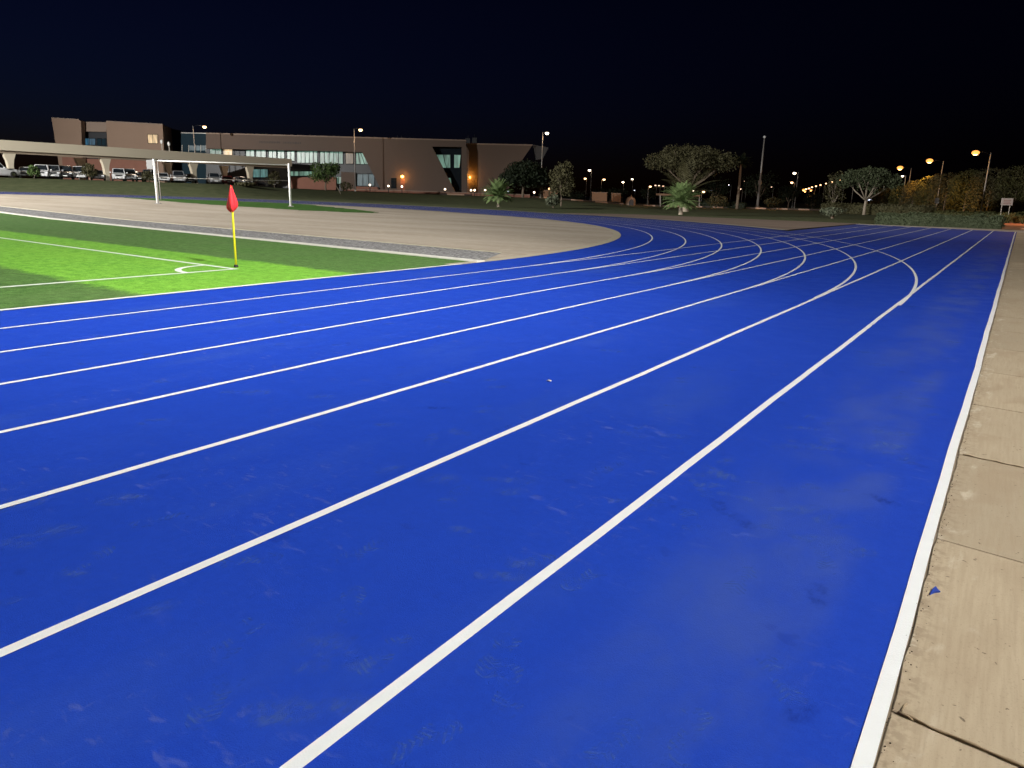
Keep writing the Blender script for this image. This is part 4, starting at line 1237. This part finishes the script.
# bollard lamps along the path at the foot of the building
for k, (px, py, m) in enumerate(((370, 185, 'lamp_white'), (388.5, 186, 'lamp_white'), (402, 186.6, 'lamp_white'), (445, 189.2, 'lamp_white'), (471, 190.2, 'lamp_white'), (474.6, 190.2, 'lamp_white'), (485, 190, 'lamp_white'), (508, 191.3, 'lamp_cool'), (534, 192.3, 'lamp_white'), (549, 188.8, 'lamp_warm'))):
    where = ('right under the dim lower window', 'in front of the dark glazed side door', 'under the orange wall lamp', 'left foot of the dark funnel-shaped opening', 'left of the close pair by the wing wall',
             'right of the close pair by the wing wall', 'just left of the left palm', 'behind the left palm crown', 'left of the third tall street lamp', 'right of the third tall street lamp')[k]
    d_ = 139.5; b = stand(px, d_); c = survey(px, py, d_)
    t = thing('bollard_lamp', 'small glowing globe lamp ' + where, 'bollard lamp', (b.x, b.y, b.z), 0, 'globe lamps along the foot of the building')
    zt = max(.5, c.z - b.z)
    MB().tube([(0, 0, -.1), (0, 0, zt - .12)], .07, 8).build('post', MT['dark'], t)
    MB().ball((0, 0, zt), .17, 10, 6).build('globe', MT[m], t)


# ------------------------------------------------------------------ vegetation
def leaves(blobs, n, size, seed, flat=0., shell=.55, jit=.13):
    """leaf-sized quads in ellipsoids; blobs = (centre, radii, weight)"""
    rng = np.random.default_rng(seed)
    wts = np.array([b[2] if len(b) > 2 else b[1][0] * b[1][1] * b[1][2] for b in blobs], float); wts /= wts.sum()
    idx = rng.choice(len(blobs), n, p=wts)
    C = np.array([b[0] for b in blobs], float)[idx]; Rr = np.array([b[1] for b in blobs], float)[idx]
    dv = rng.normal(size=(n, 3)); dv /= np.linalg.norm(dv, axis=1)[:, None]
    rad = rng.random(n) ** (1 / 3); rad = shell + (1 - shell) * rad; rad *= 1 + jit * np.clip(rng.normal(size=n), -2, 1.6)
    # ragged clumps: push groups of directions in and out
    bump = np.ones(n)
    for k in range(9):
        a = rng.normal(size=3); a /= np.linalg.norm(a)
        bump += rng.uniform(-.20, .20) * np.maximum(0, dv @ a - .45) / .55
    P = C + dv * Rr * (rad * bump)[:, None]
    nr = dv * .8 + rng.normal(size=(n, 3)) * .8; nr[:, 2] += flat
    nr /= np.linalg.norm(nr, axis=1)[:, None]
    a = np.cross(nr, rng.normal(size=(n, 3))); a /= np.linalg.norm(a, axis=1)[:, None]; b = np.cross(nr, a)
    s = size * rng.uniform(.5, 1.35, n)[:, None]; asp = rng.uniform(.45, .9, n)[:, None]
    V = np.stack([P - a * s, P - b * s * asp + a * s * .1, P + a * s, P + b * s * asp - a * s * .1], 1).reshape(-1, 3)
    m = MB(); m.v = [tuple(v) for v in V.tolist()]; m.f = [(4 * i, 4 * i + 1, 4 * i + 2, 4 * i + 3) for i in range(n)]; m.sm = [False] * n
    return m


def branches(m, base, height, spread, n, r, seed, z0=.35, lean=(0, 0)):
    rg_ = random.Random(seed)
    b = Vector(base)
    fork = b + Vector((lean[0], lean[1], height * z0))
    m.tube([b - Vector((0, 0, .3)), b.lerp(fork, .5) + Vector((rg_.uniform(-.1, .1), rg_.uniform(-.1, .1), 0)), fork], [r * 1.25, r, r * .85], 8)
    for k in range(n):
        a = 2 * PI * k / n + rg_.uniform(-.3, .3); s = spread * rg_.uniform(.55, .95)
        e = fork + Vector((math.cos(a) * s, math.sin(a) * s, height * (1 - z0) * rg_.uniform(.55, .9)))
        mid = fork.lerp(e, .5) + Vector((0, 0, -height * .04)) + Vector((rg_.uniform(-.2, .2), rg_.uniform(-.2, .2), 0))
        m.tube([fork, mid, e], [r * .55, r * .38, r * .12], 6)
        for q in range(2):
            a2 = a + rg_.uniform(-.9, .9); e2 = mid + Vector((math.cos(a2) * s * .45, math.sin(a2) * s * .45, height * .22 * rg_.uniform(.7, 1.4)))
            m.tube([mid, e2], [r * .25, r * .08], 5)
    return m


def tree(px, d, top_py, wpx, label, leaf, kind='round', n=2600, seed=1, bark='bark', base_py=None, name='tree', group=None, leafsize=None, cat='tree', shrink=1., px_top=None):
    b = stand(px, d)
    tp_ = survey(px if px_top is None else px_top, top_py, d)
    h = tp_.z - b.z; r = wpx / 2 / F_PX * d
    sz = leafsize or max(.13, .0011 * d)
    t = thing(name, label, cat, b, random.Random(seed).uniform(0, 6), group)
    rg_ = random.Random(seed); tr = MB()
    if kind == 'umbrella':
        branches(tr, (0, 0, 0), h * .92, r * .85, 7, h * .028, seed, .30)
        bl_ = []
        for k in range(16):
            a = 2.399 * k; q = math.sqrt(k / 15.) * .80
            bl_.append(((r * q * math.cos(a), r * q * math.sin(a), h * (.82 - .24 * q * q + rg_.uniform(-.04, .03))), (r * .29, r * .29, h * rg_.uniform(.10, .16)), 1))
        bl_.append(((0, 0, h * .66), (r * .62, r * .62, h * .22), 2))
        cr = leaves(bl_, n, sz, seed, .3, .15, .08)
    elif kind == 'round':
        branches(tr, (0, 0, 0), h * .85, r * .6, 5, h * .03, seed, .28)
        bl_ = [((0, 0, h * .60), (r * .75, r * .75, h * .32), 5)]
        for k in range(9):
            a = 2.399 * k; z = h * rg_.uniform(.42, .80)
            bl_.append(((r * .58 * math.cos(a), r * .58 * math.sin(a), z), (r * .40, r * .40, h * .17), 1))
        cr = leaves(bl_, n, sz, seed, .2, .5)
    elif kind == 'slim':
        branches(tr, (0, 0, 0), h * .95, r * .7, 6, h * .018, seed, .22)
        bl_ = []
        for k in range(13):
            a = 2.399 * k; z = h * (.30 + .62 * k / 12); q = r * (.65 if k < 9 else .35)
            bl_.append(((q * math.cos(a), q * math.sin(a), z), (r * .42, r * .42, h * .13), 1))
        cr = leaves(bl_, n, sz, seed, .1, .2)
    elif kind == 'column':      # clipped tall hedge tree
        tr.tube([(0, 0, -.3), (0, 0, h * .5)], [.18, .1], 7)
        bl_ = [((0, 0, h * .40), (r * 1.05, r * 1.05, h * .42), 4), ((0, 0, h * .66), (r * .98, r * .98, h * .34), 4), ((0, 0, h * .20), (r * 1.0, r * 1.0, h * .22), 2)]
        for k in range(6):
            a = rg_.uniform(0, 6.28); bl_.append(((r * .7 * math.cos(a), r * .7 * math.sin(a), h * rg_.uniform(.25, .85)), (r * .42, r * .42, h * .14), .6))
        cr = leaves(bl_, n, sz, seed, .0, .75, .05)
    elif kind == 'bush':
        branches(tr, (0, 0, 0), h * .8, r * .6, 5, max(.03, h * .03), seed, .15)
        bl_ = [((0, 0, h * .5), (r * .85, r * .85, h * .48), 4)]
        for k in range(6):
            a = 2.399 * k; bl_.append(((r * .55 * math.cos(a), r * .55 * math.sin(a), h * rg_.uniform(.35, .72)), (r * .42, r * .42, h * .25), 1))
        cr = leaves(bl_, n, sz, seed, .1, .5)
    elif kind == 'mushroom':
        tr.tube([(0, 0, -.2), (0.05, 0, h * .35), (0, 0, h * .6)], [.16, .12, .1], 8)
        bl_ = [((0, 0, h * .66), (r * .95, r * .95, h * .33), 4)]
        for k in range(7):
            a = 2 * PI * k / 7; bl_.append(((r * .62 * math.cos(a), r * .62 * math.sin(a), h * rg_.uniform(.5, .68)), (r * .4, r * .4, h * .2), 1))
        cr = leaves(bl_, n, sz, seed, .1, .6)
    tr.build('trunk', MT[bark], t)
    cr.build('crown', MT[leaf], t)
    return t


def palm(px, d, top_py, wpx, label, leaf, seed, trunk_h=.25, nf=30, bark='bark_pale', up=.9, group=None):
    b = stand(px, d); tp_ = survey(px, top_py, d); h = tp_.z - b.z; r = wpx / 2 / F_PX * d
    t = thing('palm_tree', label, 'palm', b, seed * 1.3, group)
    th = h * trunk_h; rg_ = random.Random(seed)
    tr = MB(); k_ = 9; rb = max(.13, h * .055) if trunk_h < .5 else max(.16, h * .022)
    tr.tube([(0.02 * math.sin(k), 0, -.2 + (th + .2) * k / k_) for k in range(k_ + 1)], [rb * (1.25 - .45 * k / k_) * (1 + .10 * (k % 2)) for k in range(k_ + 1)], 9)
    tr.build('trunk', MT[bark], t)
    cr = MB(); hc = h - th; Lf = max(r, hc) * 1.12
    for k in range(nf):
        az = 2.399 * k; u = (k + .5) / nf
        el = up * (1.42 - 1.55 * u) + rg_.uniform(-.12, .12); bend = (.55 + .75 * u) * (1.0 if el > 0 else .5)
        pts = []; p = Vector((0, 0, th)); n_ = 11; ln = Lf * rg_.uniform(.85, 1.05) * (1.0 if u < .75 else .85)
        for q in range(n_ + 1):
            e = el - bend * (q / n_) ** 1.5
            pts.append(p.copy()); p = p + Vector((math.cos(az) * math.cos(e), math.sin(az) * math.cos(e), math.sin(e))) * (ln / n_)
        # keep the crown inside its measured size
        cr.tube(pts, [.022 * (1 - .08 * q) for q in range(n_ + 1)], 4, False)
        for q in range(2, n_ + 1):
            tdir = (pts[q] - pts[q - 1]).normalized(); sd = tdir.cross(Vector((0, 0, 1)))
            if sd.length < .05: sd = Vector((-math.sin(az), math.cos(az), 0))
            sd.normalize(); ll = Lf * .20 * math.sin(PI * min(1, (q - .5) / n_ * .85 + .12))
            for sgn in (-1, 1):
                for hh in (0, .5):
                    o_ = pts[q - 1].lerp(pts[q], hh); w = tdir * (.027 + .014 * d / 100)
                    tip = o_ + sd * sgn * ll * rg_.uniform(.8, 1.1) + tdir * ll * .75 - Vector((0, 0, ll * .22))
                    mid = o_.lerp(tip, .5) + Vector((0, 0, ll * .06))
                    cr.add([o_ - w * .6, mid - w, tip, mid + w, o_ + w * .6], [(0, 1, 2, 3, 4)])
    cr.build('crown', MT[leaf], t)
    return t


# trees and shrubs, left to right
tree(35, 101, 165.5, 11, 'small bright green sapling in front of the parked white saloon', 'leaf_green', 'slim', 700, 21, 'bark_pale', name='sapling')
tree(90.5, 104, 164, 15, 'young olive tree covering a white off-roader under the canopy', 'leaf_olive', 'slim', 900, 22, 'bark_pale', name='young_tree')
tree(149, 104, 170, 12, 'small olive shrub left of the left goal post', 'leaf_olive', 'bush', 500, 23, name='shrub', cat='shrub')
tree(246.5, 98, 182.5, 19, 'round olive shrub on the bank behind the red corner flag', 'leaf_olive', 'bush', 900, 24, name='shrub', cat='shrub')
tree(275, 116, 172, 14, 'thin dark young tree between the last canopy column and the right goal post', 'leaf_olive', 'slim', 500, 26, name='young_tree')
tree(326, 118, 160, 33, 'round green tree on the bank in front of the lit lower windows', 'leaf_green', 'round', 3000, 25, group=None)
tree(346, 130, 181, 12, 'low sparse shrub between the round green tree and the second street lamp', 'leaf_olive', 'bush', 300, 27, name='shrub', cat='shrub')
palm(498.5, 88, 178, 30, 'bright green fan palm in front of the wing wall of the long building', 'leaf_bright', 4, .34, 80, up=1.05)
tree(523, 128, 156, 50, 'big black-green round tree covering the right end of the long building', 'leaf_dark', 'round', 5200, 28, leafsize=.22)
tree(553, 96, 194, 17, 'low green shrub left of the slim grey tree', 'leaf_grey', 'bush', 700, 29, name='shrub', cat='shrub')
tree(561, 104, 163, 26, 'slim feathery grey-green tree right of the third tall street lamp', 'leaf_olive', 'slim', 2300, 30, 'bark')
tree(541, 136, 176, 9, 'small shrub wrapped round the foot of the third tall street lamp', 'leaf_olive', 'bush', 200, 47, name='shrub', cat='shrub')
tree(688, 132, 139.5, 90, 'largest umbrella-shaped tree with a wide feathery crown', 'leaf_olive', 'umbrella', 15000, 31, leafsize=.17)
palm(685, 96, 157, 24, 'upright greyish palm standing behind the front palm', 'leaf_olive', 6, .30, 22, up=1.1)
palm(680.5, 77, 180, 34, 'small bright palm with a stout trunk nearest to the track bend', 'leaf_bright', 5, .34, 80, up=1.05)
palm(737, 140, 152, 26, 'tall dark palm between the big umbrella tree and the unlit mast', 'leaf_dark', 7, .80, 26, 'bark', up=.7)
tree(716, 150, 195.5, 22, 'clipped low bush under the right side of the big umbrella tree', 'leaf_olive', 'bush', 700, 32, name='shrub', cat='shrub')
tree(773, 152, 196.5, 20, 'clipped round bush just right of the foot of the unlit mast', 'leaf_olive', 'bush', 800, 33, name='shrub', cat='shrub')
tree(788, 160, 184, 24, 'dark ragged tree below the pair of lamps', 'leaf_dark', 'round', 1200, 34)
tree(812, 165, 192, 20, 'dark bush below the cluster of distant lamps', 'leaf_dark', 'bush', 800, 35, name='shrub', cat='shrub')
tree(832, 118, 172.5, 20, 'thin sparse tree just left of the umbrella tree with the pale trunk', 'leaf_olive', 'slim', 1100, 36, 'bark_pale')
tree(832.5, 77, 207.5, 22, 'grey-green mushroom-shaped topiary bush near the end of the sprint lanes', 'leaf_grey', 'mushroom', 1100, 37, 'bark', name='topiary_bush', cat='shrub')
tree(864, 108, 163.5, 62, 'umbrella tree with a pale leaning trunk near the end of the sprint lanes', 'leaf_hedge', 'umbrella', 7500, 38, 'bark_pale', leafsize=.14)
tree(715, 200, 176, 30, 'dim far tree seen under the right side of the big umbrella tree', 'leaf_dark', 'round', 900, 39)
tree(757, 190, 172, 34, 'dim far tree standing behind the unlit mast', 'leaf_dark', 'round', 1100, 40)
tree(648, 190, 187, 22, 'dim far tree right of the little domed hut', 'leaf_dark', 'round', 700, 41)
tree(610, 185, 187, 40, 'dim far tree above the orange lit walls', 'leaf_dark', 'round', 900, 46)
tree(570, 170, 190, 34, 'dim far shrub behind the slim grey tree', 'leaf_dark', 'bush', 700, 42, name='shrub', cat='shrub')


def hedge(pts, w, h, label, leaf, n, seed, size=.11, kind_name='hedge'):
    """clipped hedge along ground points: a dense core with leaf cards on its faces"""
    t = thing(kind_name, label, 'hedge', (pts[0][0], pts[0][1], terrain(*pts[0][:2])))
    P = [Vector((p[0] - pts[0][0], p[1] - pts[0][1], 0)) for p in pts]
    core = MB(); rng = random.Random(seed); lv = MB()
    for a, b in zip(P, P[1:]):
        dr_ = (b - a); ln = dr_.length; dr_.normalize(); nr = Vector((-dr_.y, dr_.x, 0))
        c = [a - nr * w * .42, a + nr * w * .42, b + nr * w * .42, b - nr * w * .42]
        core.add([tuple(q + Vector((0, 0, -.1))) for q in c] + [tuple(q + Vector((0, 0, h * .90))) for q in c], [(3, 2, 1, 0), (4, 5, 6, 7), (0, 1, 5, 4), (1, 2, 6, 5), (2, 3, 7, 6), (3, 0, 4, 7)])
        for k in range(int(n * ln / sum((y_ - x_).length for x_, y_ in zip(P, P[1:])))):
            u = rng.random() * ln; f = rng.random(); tot = w + 2 * h
            if f < w / tot: o_ = a + dr_ * u + nr * rng.uniform(-w / 2, w / 2) + Vector((0, 0, h)); nm = Vector((0, 0, 1))
            else:
                s = rng.choice((-1, 1)); o_ = a + dr_ * u + nr * s * w / 2 + Vector((0, 0, h * rng.random())); nm = nr * s
            if rng.random() < .12:
                e_ = rng.choice((0, ln)); o_ = a + dr_ * e_ + nr * rng.uniform(-w / 2, w / 2) + Vector((0, 0, h * rng.random())); nm = dr_ * (1 if e_ else -1)
            wav = .07 * math.sin(1.7 * u + seed) + .05 * math.sin(4.3 * u + 1.3 * seed)
            o_ += nm * (rng.gauss(0, .05) + wav)
            v = (nm * .7 + Vector((rng.gauss(0, .6), rng.gauss(0, .6), rng.gauss(0, .6)))).normalized()
            x = v.cross(Vector((rng.gauss(0, 1), rng.gauss(0, 1), rng.gauss(0, 1)))).normalized(); y = v.cross(x); s = size * rng.uniform(.5, 1.3)
            lv.add([o_ - x * s, o_ - y * s * .6, o_ + x * s, o_ + y * s * .6], [(0, 1, 2, 3)])
    core.build('branch_core', MT[leaf], t); lv.build('foliage', MT[leaf], t)
    return t


hedge([(-9.3, 65.4), (-5.0, 65.4), (-1.1, 65.2)], 2.3, .78, 'clipped grey-green hedge right behind the end of the sprint lanes', 'leaf_hedge', 20000, 3, .05)
hA, hB = stand(826, 118), stand(930, 100)
hedge([(hA.x, hA.y), ((hA.x + hB.x) / 2, (hA.y + hB.y) / 2 + .5), (hB.x, hB.y)], 2.4, 1.35, 'dark long hedge behind the umbrella tree with the pale trunk', 'leaf_olive', 5000, 4, .14)
hA, hB = stand(935, 97), stand(1040, 92)
hedge([(hA.x, hA.y), (hB.x, hB.y)], 2.0, .75, 'low brownish planting strip at the foot of the clipped tree row', 'leaf_yellow', 2600, 5, .13, 'low_hedge')
hA, hB = stand(690, 156), stand(745, 150)
hedge([(hA.x, hA.y), (hB.x, hB.y)], 1.6, 1.0, 'low dark hedge at the far side of the road behind the big umbrella tree', 'leaf_dark', 1500, 6, .18, 'low_hedge')

# row of clipped tall trees behind the orange lamps
rowspec = [(1040, 128, 163, 48), (1012, 131, 165.5, 38), (986, 134, 166.5, 36), (963, 138, 168.5, 30), (943, 143, 172.5, 26), (926, 148, 176, 24), (911, 154, 180.5, 22), (898, 161, 184.5, 20), (887, 168, 187, 18), (877, 176, 189, 16)]
names_ = ('cut off by the right edge of the photo', 'behind the white sign board', 'just right of the nearest orange lamp pole', 'just left of the nearest orange lamp pole', 'just right of the small grey board',
          'just left of the small grey board', 'right of the third orange lamp pole', 'behind the third orange lamp pole', 'behind the right edge of the umbrella tree crown', 'behind the umbrella tree crown')
for k, (px, d_, tp_, w_) in enumerate(rowspec):
    tree(px, d_, tp_, w_, 'tall clipped tree in the row, ' + names_[k], 'leaf_yellow' if k % 2 else 'leaf_olive', 'column', 6500, 60 + k, group='row of tall clipped trees along the road', leafsize=.115)

# paved planting bed at the right with grasses
pb = thing('planting_bed', 'raised terracotta planting bed with tufts of grass at the right edge', 'planter', (-.6, 67.0, 0))
MB().bbox(-1.0, 6.0, -1.6, 24, -.1, .14, .03).build('paving', MT['terracotta'], pb)
rg = random.Random(8)
for cx_, cy_, hh, n_ in ((-.5, 13, 1.0, 130), (.2, 14.5, .8, 90), (.9, 12, .6, 60), (3.0, 16, .55, 90), (4.4, 15, .5, 60)):
    tf = MB()
    for k in range(n_):
        a = rg.uniform(0, 6.28); b0 = Vector((cx_ + rg.gauss(0, .1), cy_ + rg.gauss(0, .1), .12)); s = rg.uniform(.2, .65)
        tip = b0 + Vector((math.cos(a) * s, math.sin(a) * s, hh * rg.uniform(.5, 1.))); sd = Vector((-math.sin(a), math.cos(a), 0)) * .03
        mid = b0.lerp(tip, .5) + Vector((0, 0, hh * .15))
        tf.add([b0 - sd, b0 + sd, mid + sd, tip, mid - sd], [(0, 1, 2, 3, 4)])
    tf.build('grass_tuft', MT['leaf_yellow'], pb)

# ------------------------------------------------------------------ far road, kerbs, little buildings
rd = MB(); vs = []
pr_ = [(300, 138.5), (440, 139), (560, 148), (700, 152), (850, 150), (980, 140), (1100, 130)]
for px, d_ in pr_:
    for off in (0, 4, 9):
        p = stand(px, d_ + off); vs.append((p.x, p.y, terrain(p.x, p.y) + .02))
rd.add(vs, [(k * 3 + i, (k + 1) * 3 + i, (k + 1) * 3 + i + 1, k * 3 + i + 1) for k in range(len(pr_) - 1) for i in range(2)])
road = struct('road', rd, MT['asphalt'], 'dark asphalt road beyond the grass')
kr = MB()
kp = []
for k in range(60):
    px = 440 + k * 7.0; d_ = lerp_tab(px, pr_) - .4; p = stand(px, d_); kp.append((p.x, p.y, terrain(p.x, p.y)))
vs = []
for x, y, z in kp: vs += [(x, y, z - .1), (x, y, z + .2), (x - .3 * sy, y + .3 * cy, z + .2)]
kr.add(vs, [(k * 3 + i, (k + 1) * 3 + i, (k + 1) * 3 + i + 1, k * 3 + i + 1) for k in range(len(kp) - 1) for i in range(2)])
struct('road_kerb', kr, MT['kerb_paint'], 'kerb of the road painted in pale and dark lengths')

for (x0, x1, y0, y1, d_, label) in ((543, 557.5, 190.5, 196.5, 150, 'short low rendered wall left of the slim grey tree, lit orange'), (592, 607, 192.5, 199.5, 158, 'left of the two short rendered walls lit orange'),
                                    (611.5, 621, 193.5, 200, 158, 'right of the two short rendered walls lit orange')):
    root, rp = facade(d_, (x0 + x1) / 2, label, 'wall', 'block_wall')
    panel(root, rp, d_, [(x0, y0), (x1, y0 + .3), (x1, y1 + 2), (x0, y1 + 2)], 0, .4, 'wall', MT['blockw'])
    panel(root, rp, d_, [(x0 - .3, y0 - .5), (x1 + .3, y0 - .2), (x1 + .3, y0 + .3), (x0 - .3, y0)], -.08, .48, 'coping', MT['wall2'])
# small domed hut
b = stand(630.5, 146); t = thing('domed_hut', 'little pale domed hut with a pointed top beside the far road', 'hut', b, YAW)
m_ = MB(); prof = [(.95, -.1), (.95, .75), (.88, 1.05), (.65, 1.32), (.33, 1.5), (.08, 1.62), (.03, 1.9), (.0, 2.0)]; nn = 16
m_.add([(r * math.cos(2 * PI * k / nn), r * math.sin(2 * PI * k / nn), z) for r, z in prof for k in range(nn)], [(i * nn + k, i * nn + (k + 1) % nn, (i + 1) * nn + (k + 1) % nn, (i + 1) * nn + k) for i in range(len(prof) - 1) for k in range(nn)], True)
m_.build('dome', MT['wall2'], t)
MB().prism_xz([(-.42, 0), (.42, 0), (.42, .7), (.25, 1.0), (0, 1.1), (-.25, 1.0), (-.42, .7)][::-1], -1.0, -.86).build('opening', MT['dark'], t)
# distant lit vehicle / sign glimpsed under the umbrella tree
b = stand(868.5, 190); c = survey(868.5, 199.4, 190)
t = thing('lit_sign', 'small cool white lit sign glimpsed under the umbrella tree crown', 'sign', b, YAW)
MB().box(-.75, .55, -.05, .1, c.z - b.z - .2, c.z - b.z + .22).build('panel', MT['lamp_cool'], t)
for u in (-.5, .3): MB().tube([(u, .05, -.2), (u, .05, c.z - b.z - .2)], .05, 6).build('leg', MT['pole'], t)
# flat pale shelter roof glimpsed on both sides of the front palm
root, rp = facade(150, 680, 'low shelter with a flat pale roof behind the front palm', 'shelter', 'flat_shelter')
panel(root, rp, 150, [(659, 193.4), (700, 195.0), (700, 197.0), (659, 195.4)], 0, 3.2, 'roof', MT['blockw'])
for px in (660, 673, 687, 699):
    panel(root, rp, 150.3, [(px - .5, 195.5 + (px - 659) * .039), (px + .5, 195.5 + (px - 659) * .039), (px + .5, 207), (px - .5, 207)], 0, .2, 'post', MT['pole'])

# ------------------------------------------------------------------ light
world = bpy.data.worlds.new('World'); scene.world = world; world.use_nodes = True
nt = world.node_tree; bg = nt.nodes['Background']
sky = nt.nodes.new('ShaderNodeTexSky'); sky.sky_type = 'NISHITA'; sky.sun_disc = False
sky.sun_elevation = math.radians(-4); sky.sun_rotation = math.radians(-85); sky.air_density = 1.0; sky.dust_density = .3; sky.ozone_density = 4
tint = nt.nodes.new('ShaderNodeMix'); tint.data_type = 'RGBA'; tint.blend_type = 'MULTIPLY'; tint.inputs['Factor'].default_value = 1
tint.inputs['B'].default_value = (.80, .92, 1.25, 1)
nt.links.new(sky.outputs['Color'], tint.inputs['A']); nt.links.new(tint.outputs['Result'], bg.inputs['Color']); bg.inputs['Strength'].default_value = .08


def spot(name, pos, aim, inten, angle, blend=1., colr=(1, .97, .92), rad=.6):
    l = bpy.data.lights.new(name, 'SPOT'); l.energy = inten * 4 * PI; l.spot_size = math.radians(angle); l.spot_blend = blend; l.color = colr; l.shadow_soft_size = rad
    o = bpy.data.objects.new(name, l); col.objects.link(o); o.location = pos
    o.rotation_euler = (Vector(aim) - Vector(pos)).to_track_quat('-Z', 'Y').to_euler(); return o


def point(name, pos, inten, colr, rad=.3):
    l = bpy.data.lights.new(name, 'POINT'); l.energy = inten * 4 * PI; l.color = colr; l.shadow_soft_size = rad
    o = bpy.data.objects.new(name, l); col.objects.link(o); o.location = pos; return o


def floodlight_mast(pos, h, label, aims):
    t = thing('floodlight_mast', label, 'floodlight mast', pos, 0, 'floodlight masts of the sports ground')
    MB().tube([(0, 0, 0), (0, 0, h * .5), (0, 0, h)], [.28, .2, .14], 12).build('pole', MT['pole'], t)
    MB().tube([(0, 0, 0), (0, 0, .4)], .45, 12).build('base', MT['conc'], t)
    MB().box(-1.6, 1.6, -.08, .08, h - .08, h + .08).build('crossarm', MT['pole'], t)
    for k, (aim, inten, ang) in enumerate(aims):
        x = -1.3 + 2.6 * k / max(1, len(aims) - 1)
        P = Vector(pos) + Vector((x, 0, h + .35)); q = (Vector(aim) - P).to_track_quat('-Z', 'Y').to_matrix().to_4x4(); q.translation = Vector((x, 0, h + .35))
        MB().box(-.32, .32, -.26, .26, 0, .22, q).build('housing', MT['dark'], t)
        ln = MB(); ln.box(-.28, .28, -.22, .22, -.03, -.002, q); ln.build('lens', MT['flood'], t)
        spot('floodlight', P + (Vector(aim) - P).normalized() * .2, aim, inten, ang, rad=.3)


floodlight_mast((15, 3, 0), 19, 'tall floodlight mast beside the pavement on the near side', [((-4, 6, 0), 2850, 120), ((-30, 10, 0), 1700, 80), ((-31, 11, 0), 19500, 55), ((-16, 56, 0), 700, 50), ((-30, 100, 0), 8500, 34)])  # last head is added to brighten the trees and grass beyond the chute
floodlight_mast((-82, -22, 0), 20, 'tall floodlight mast on the far side of the pitch', [((-58, 22, 0), 52000, 80), ((-114, 56, 4), 24000, 50), ((-138, 78, 9), 11000, 36), ((-78, 90, 0), 5500, 50)])

for (t_, hd), e in zip(lampsB, (120, 100, 90)):
    point('sodium_lamp', hd - Vector((0, 0, .5)), e * .2, (1, .45, .10), .25)
    spot('sodium_lamp_beam', hd - Vector((0, 0, .5)), hd + RH * 4 + FH * 10 - Vector((0, 0, 5.5)), e * 11, 46, 1., (1, .48, .10), .25)
for (t_, hd), e in zip(lampsA, (22, 22, 16)):
    point('street_lamp_light', hd - Vector((0, 0, .5)), e, (1, .62, .34), .25)
q = survey(402.6, 177.4, D1 - .9); point('wall_lamp_light', q, 9, (1, .42, .08), .15)
q = survey(469.6, 177.5, D1 + 2.4); point('wall_lamp_light', q, 18, (1, .42, .06), .15)
for px, py, d_, e in ((547, 186, 145, 6), (600, 186, 153, 6), (616, 187, 153, 7), (715, 190, 146, 10), (806, 190, 170, 60), (733, 168, 136, 8), (640, 192, 142, 12), (770, 192, 146, 14)):
    point('road_lamp_light', survey(px, py, d_), e, (1, .42, .12), .3)
for y in (50, 58, 68, 79, 88):
    point('carport_light', (XCAN - 4, y, 5.9), 14, (1, .80, .60), .3)
point('bed_light', (2.2, 76, 4.5), 110, (1, .40, .14), .2)

scene.view_settings.view_transform = 'Standard'
scene.view_settings.look = 'None'
scene.view_settings.exposure = 0
scene.view_settings.gamma = 1
scene.view_settings.use_curve_mapping = False
scene.render.film_transparent = False
scene.cycles.use_denoising = True
scene.cycles.max_bounces = 5
scene.cycles.diffuse_bounces = 2
scene.cycles.glossy_bounces = 2
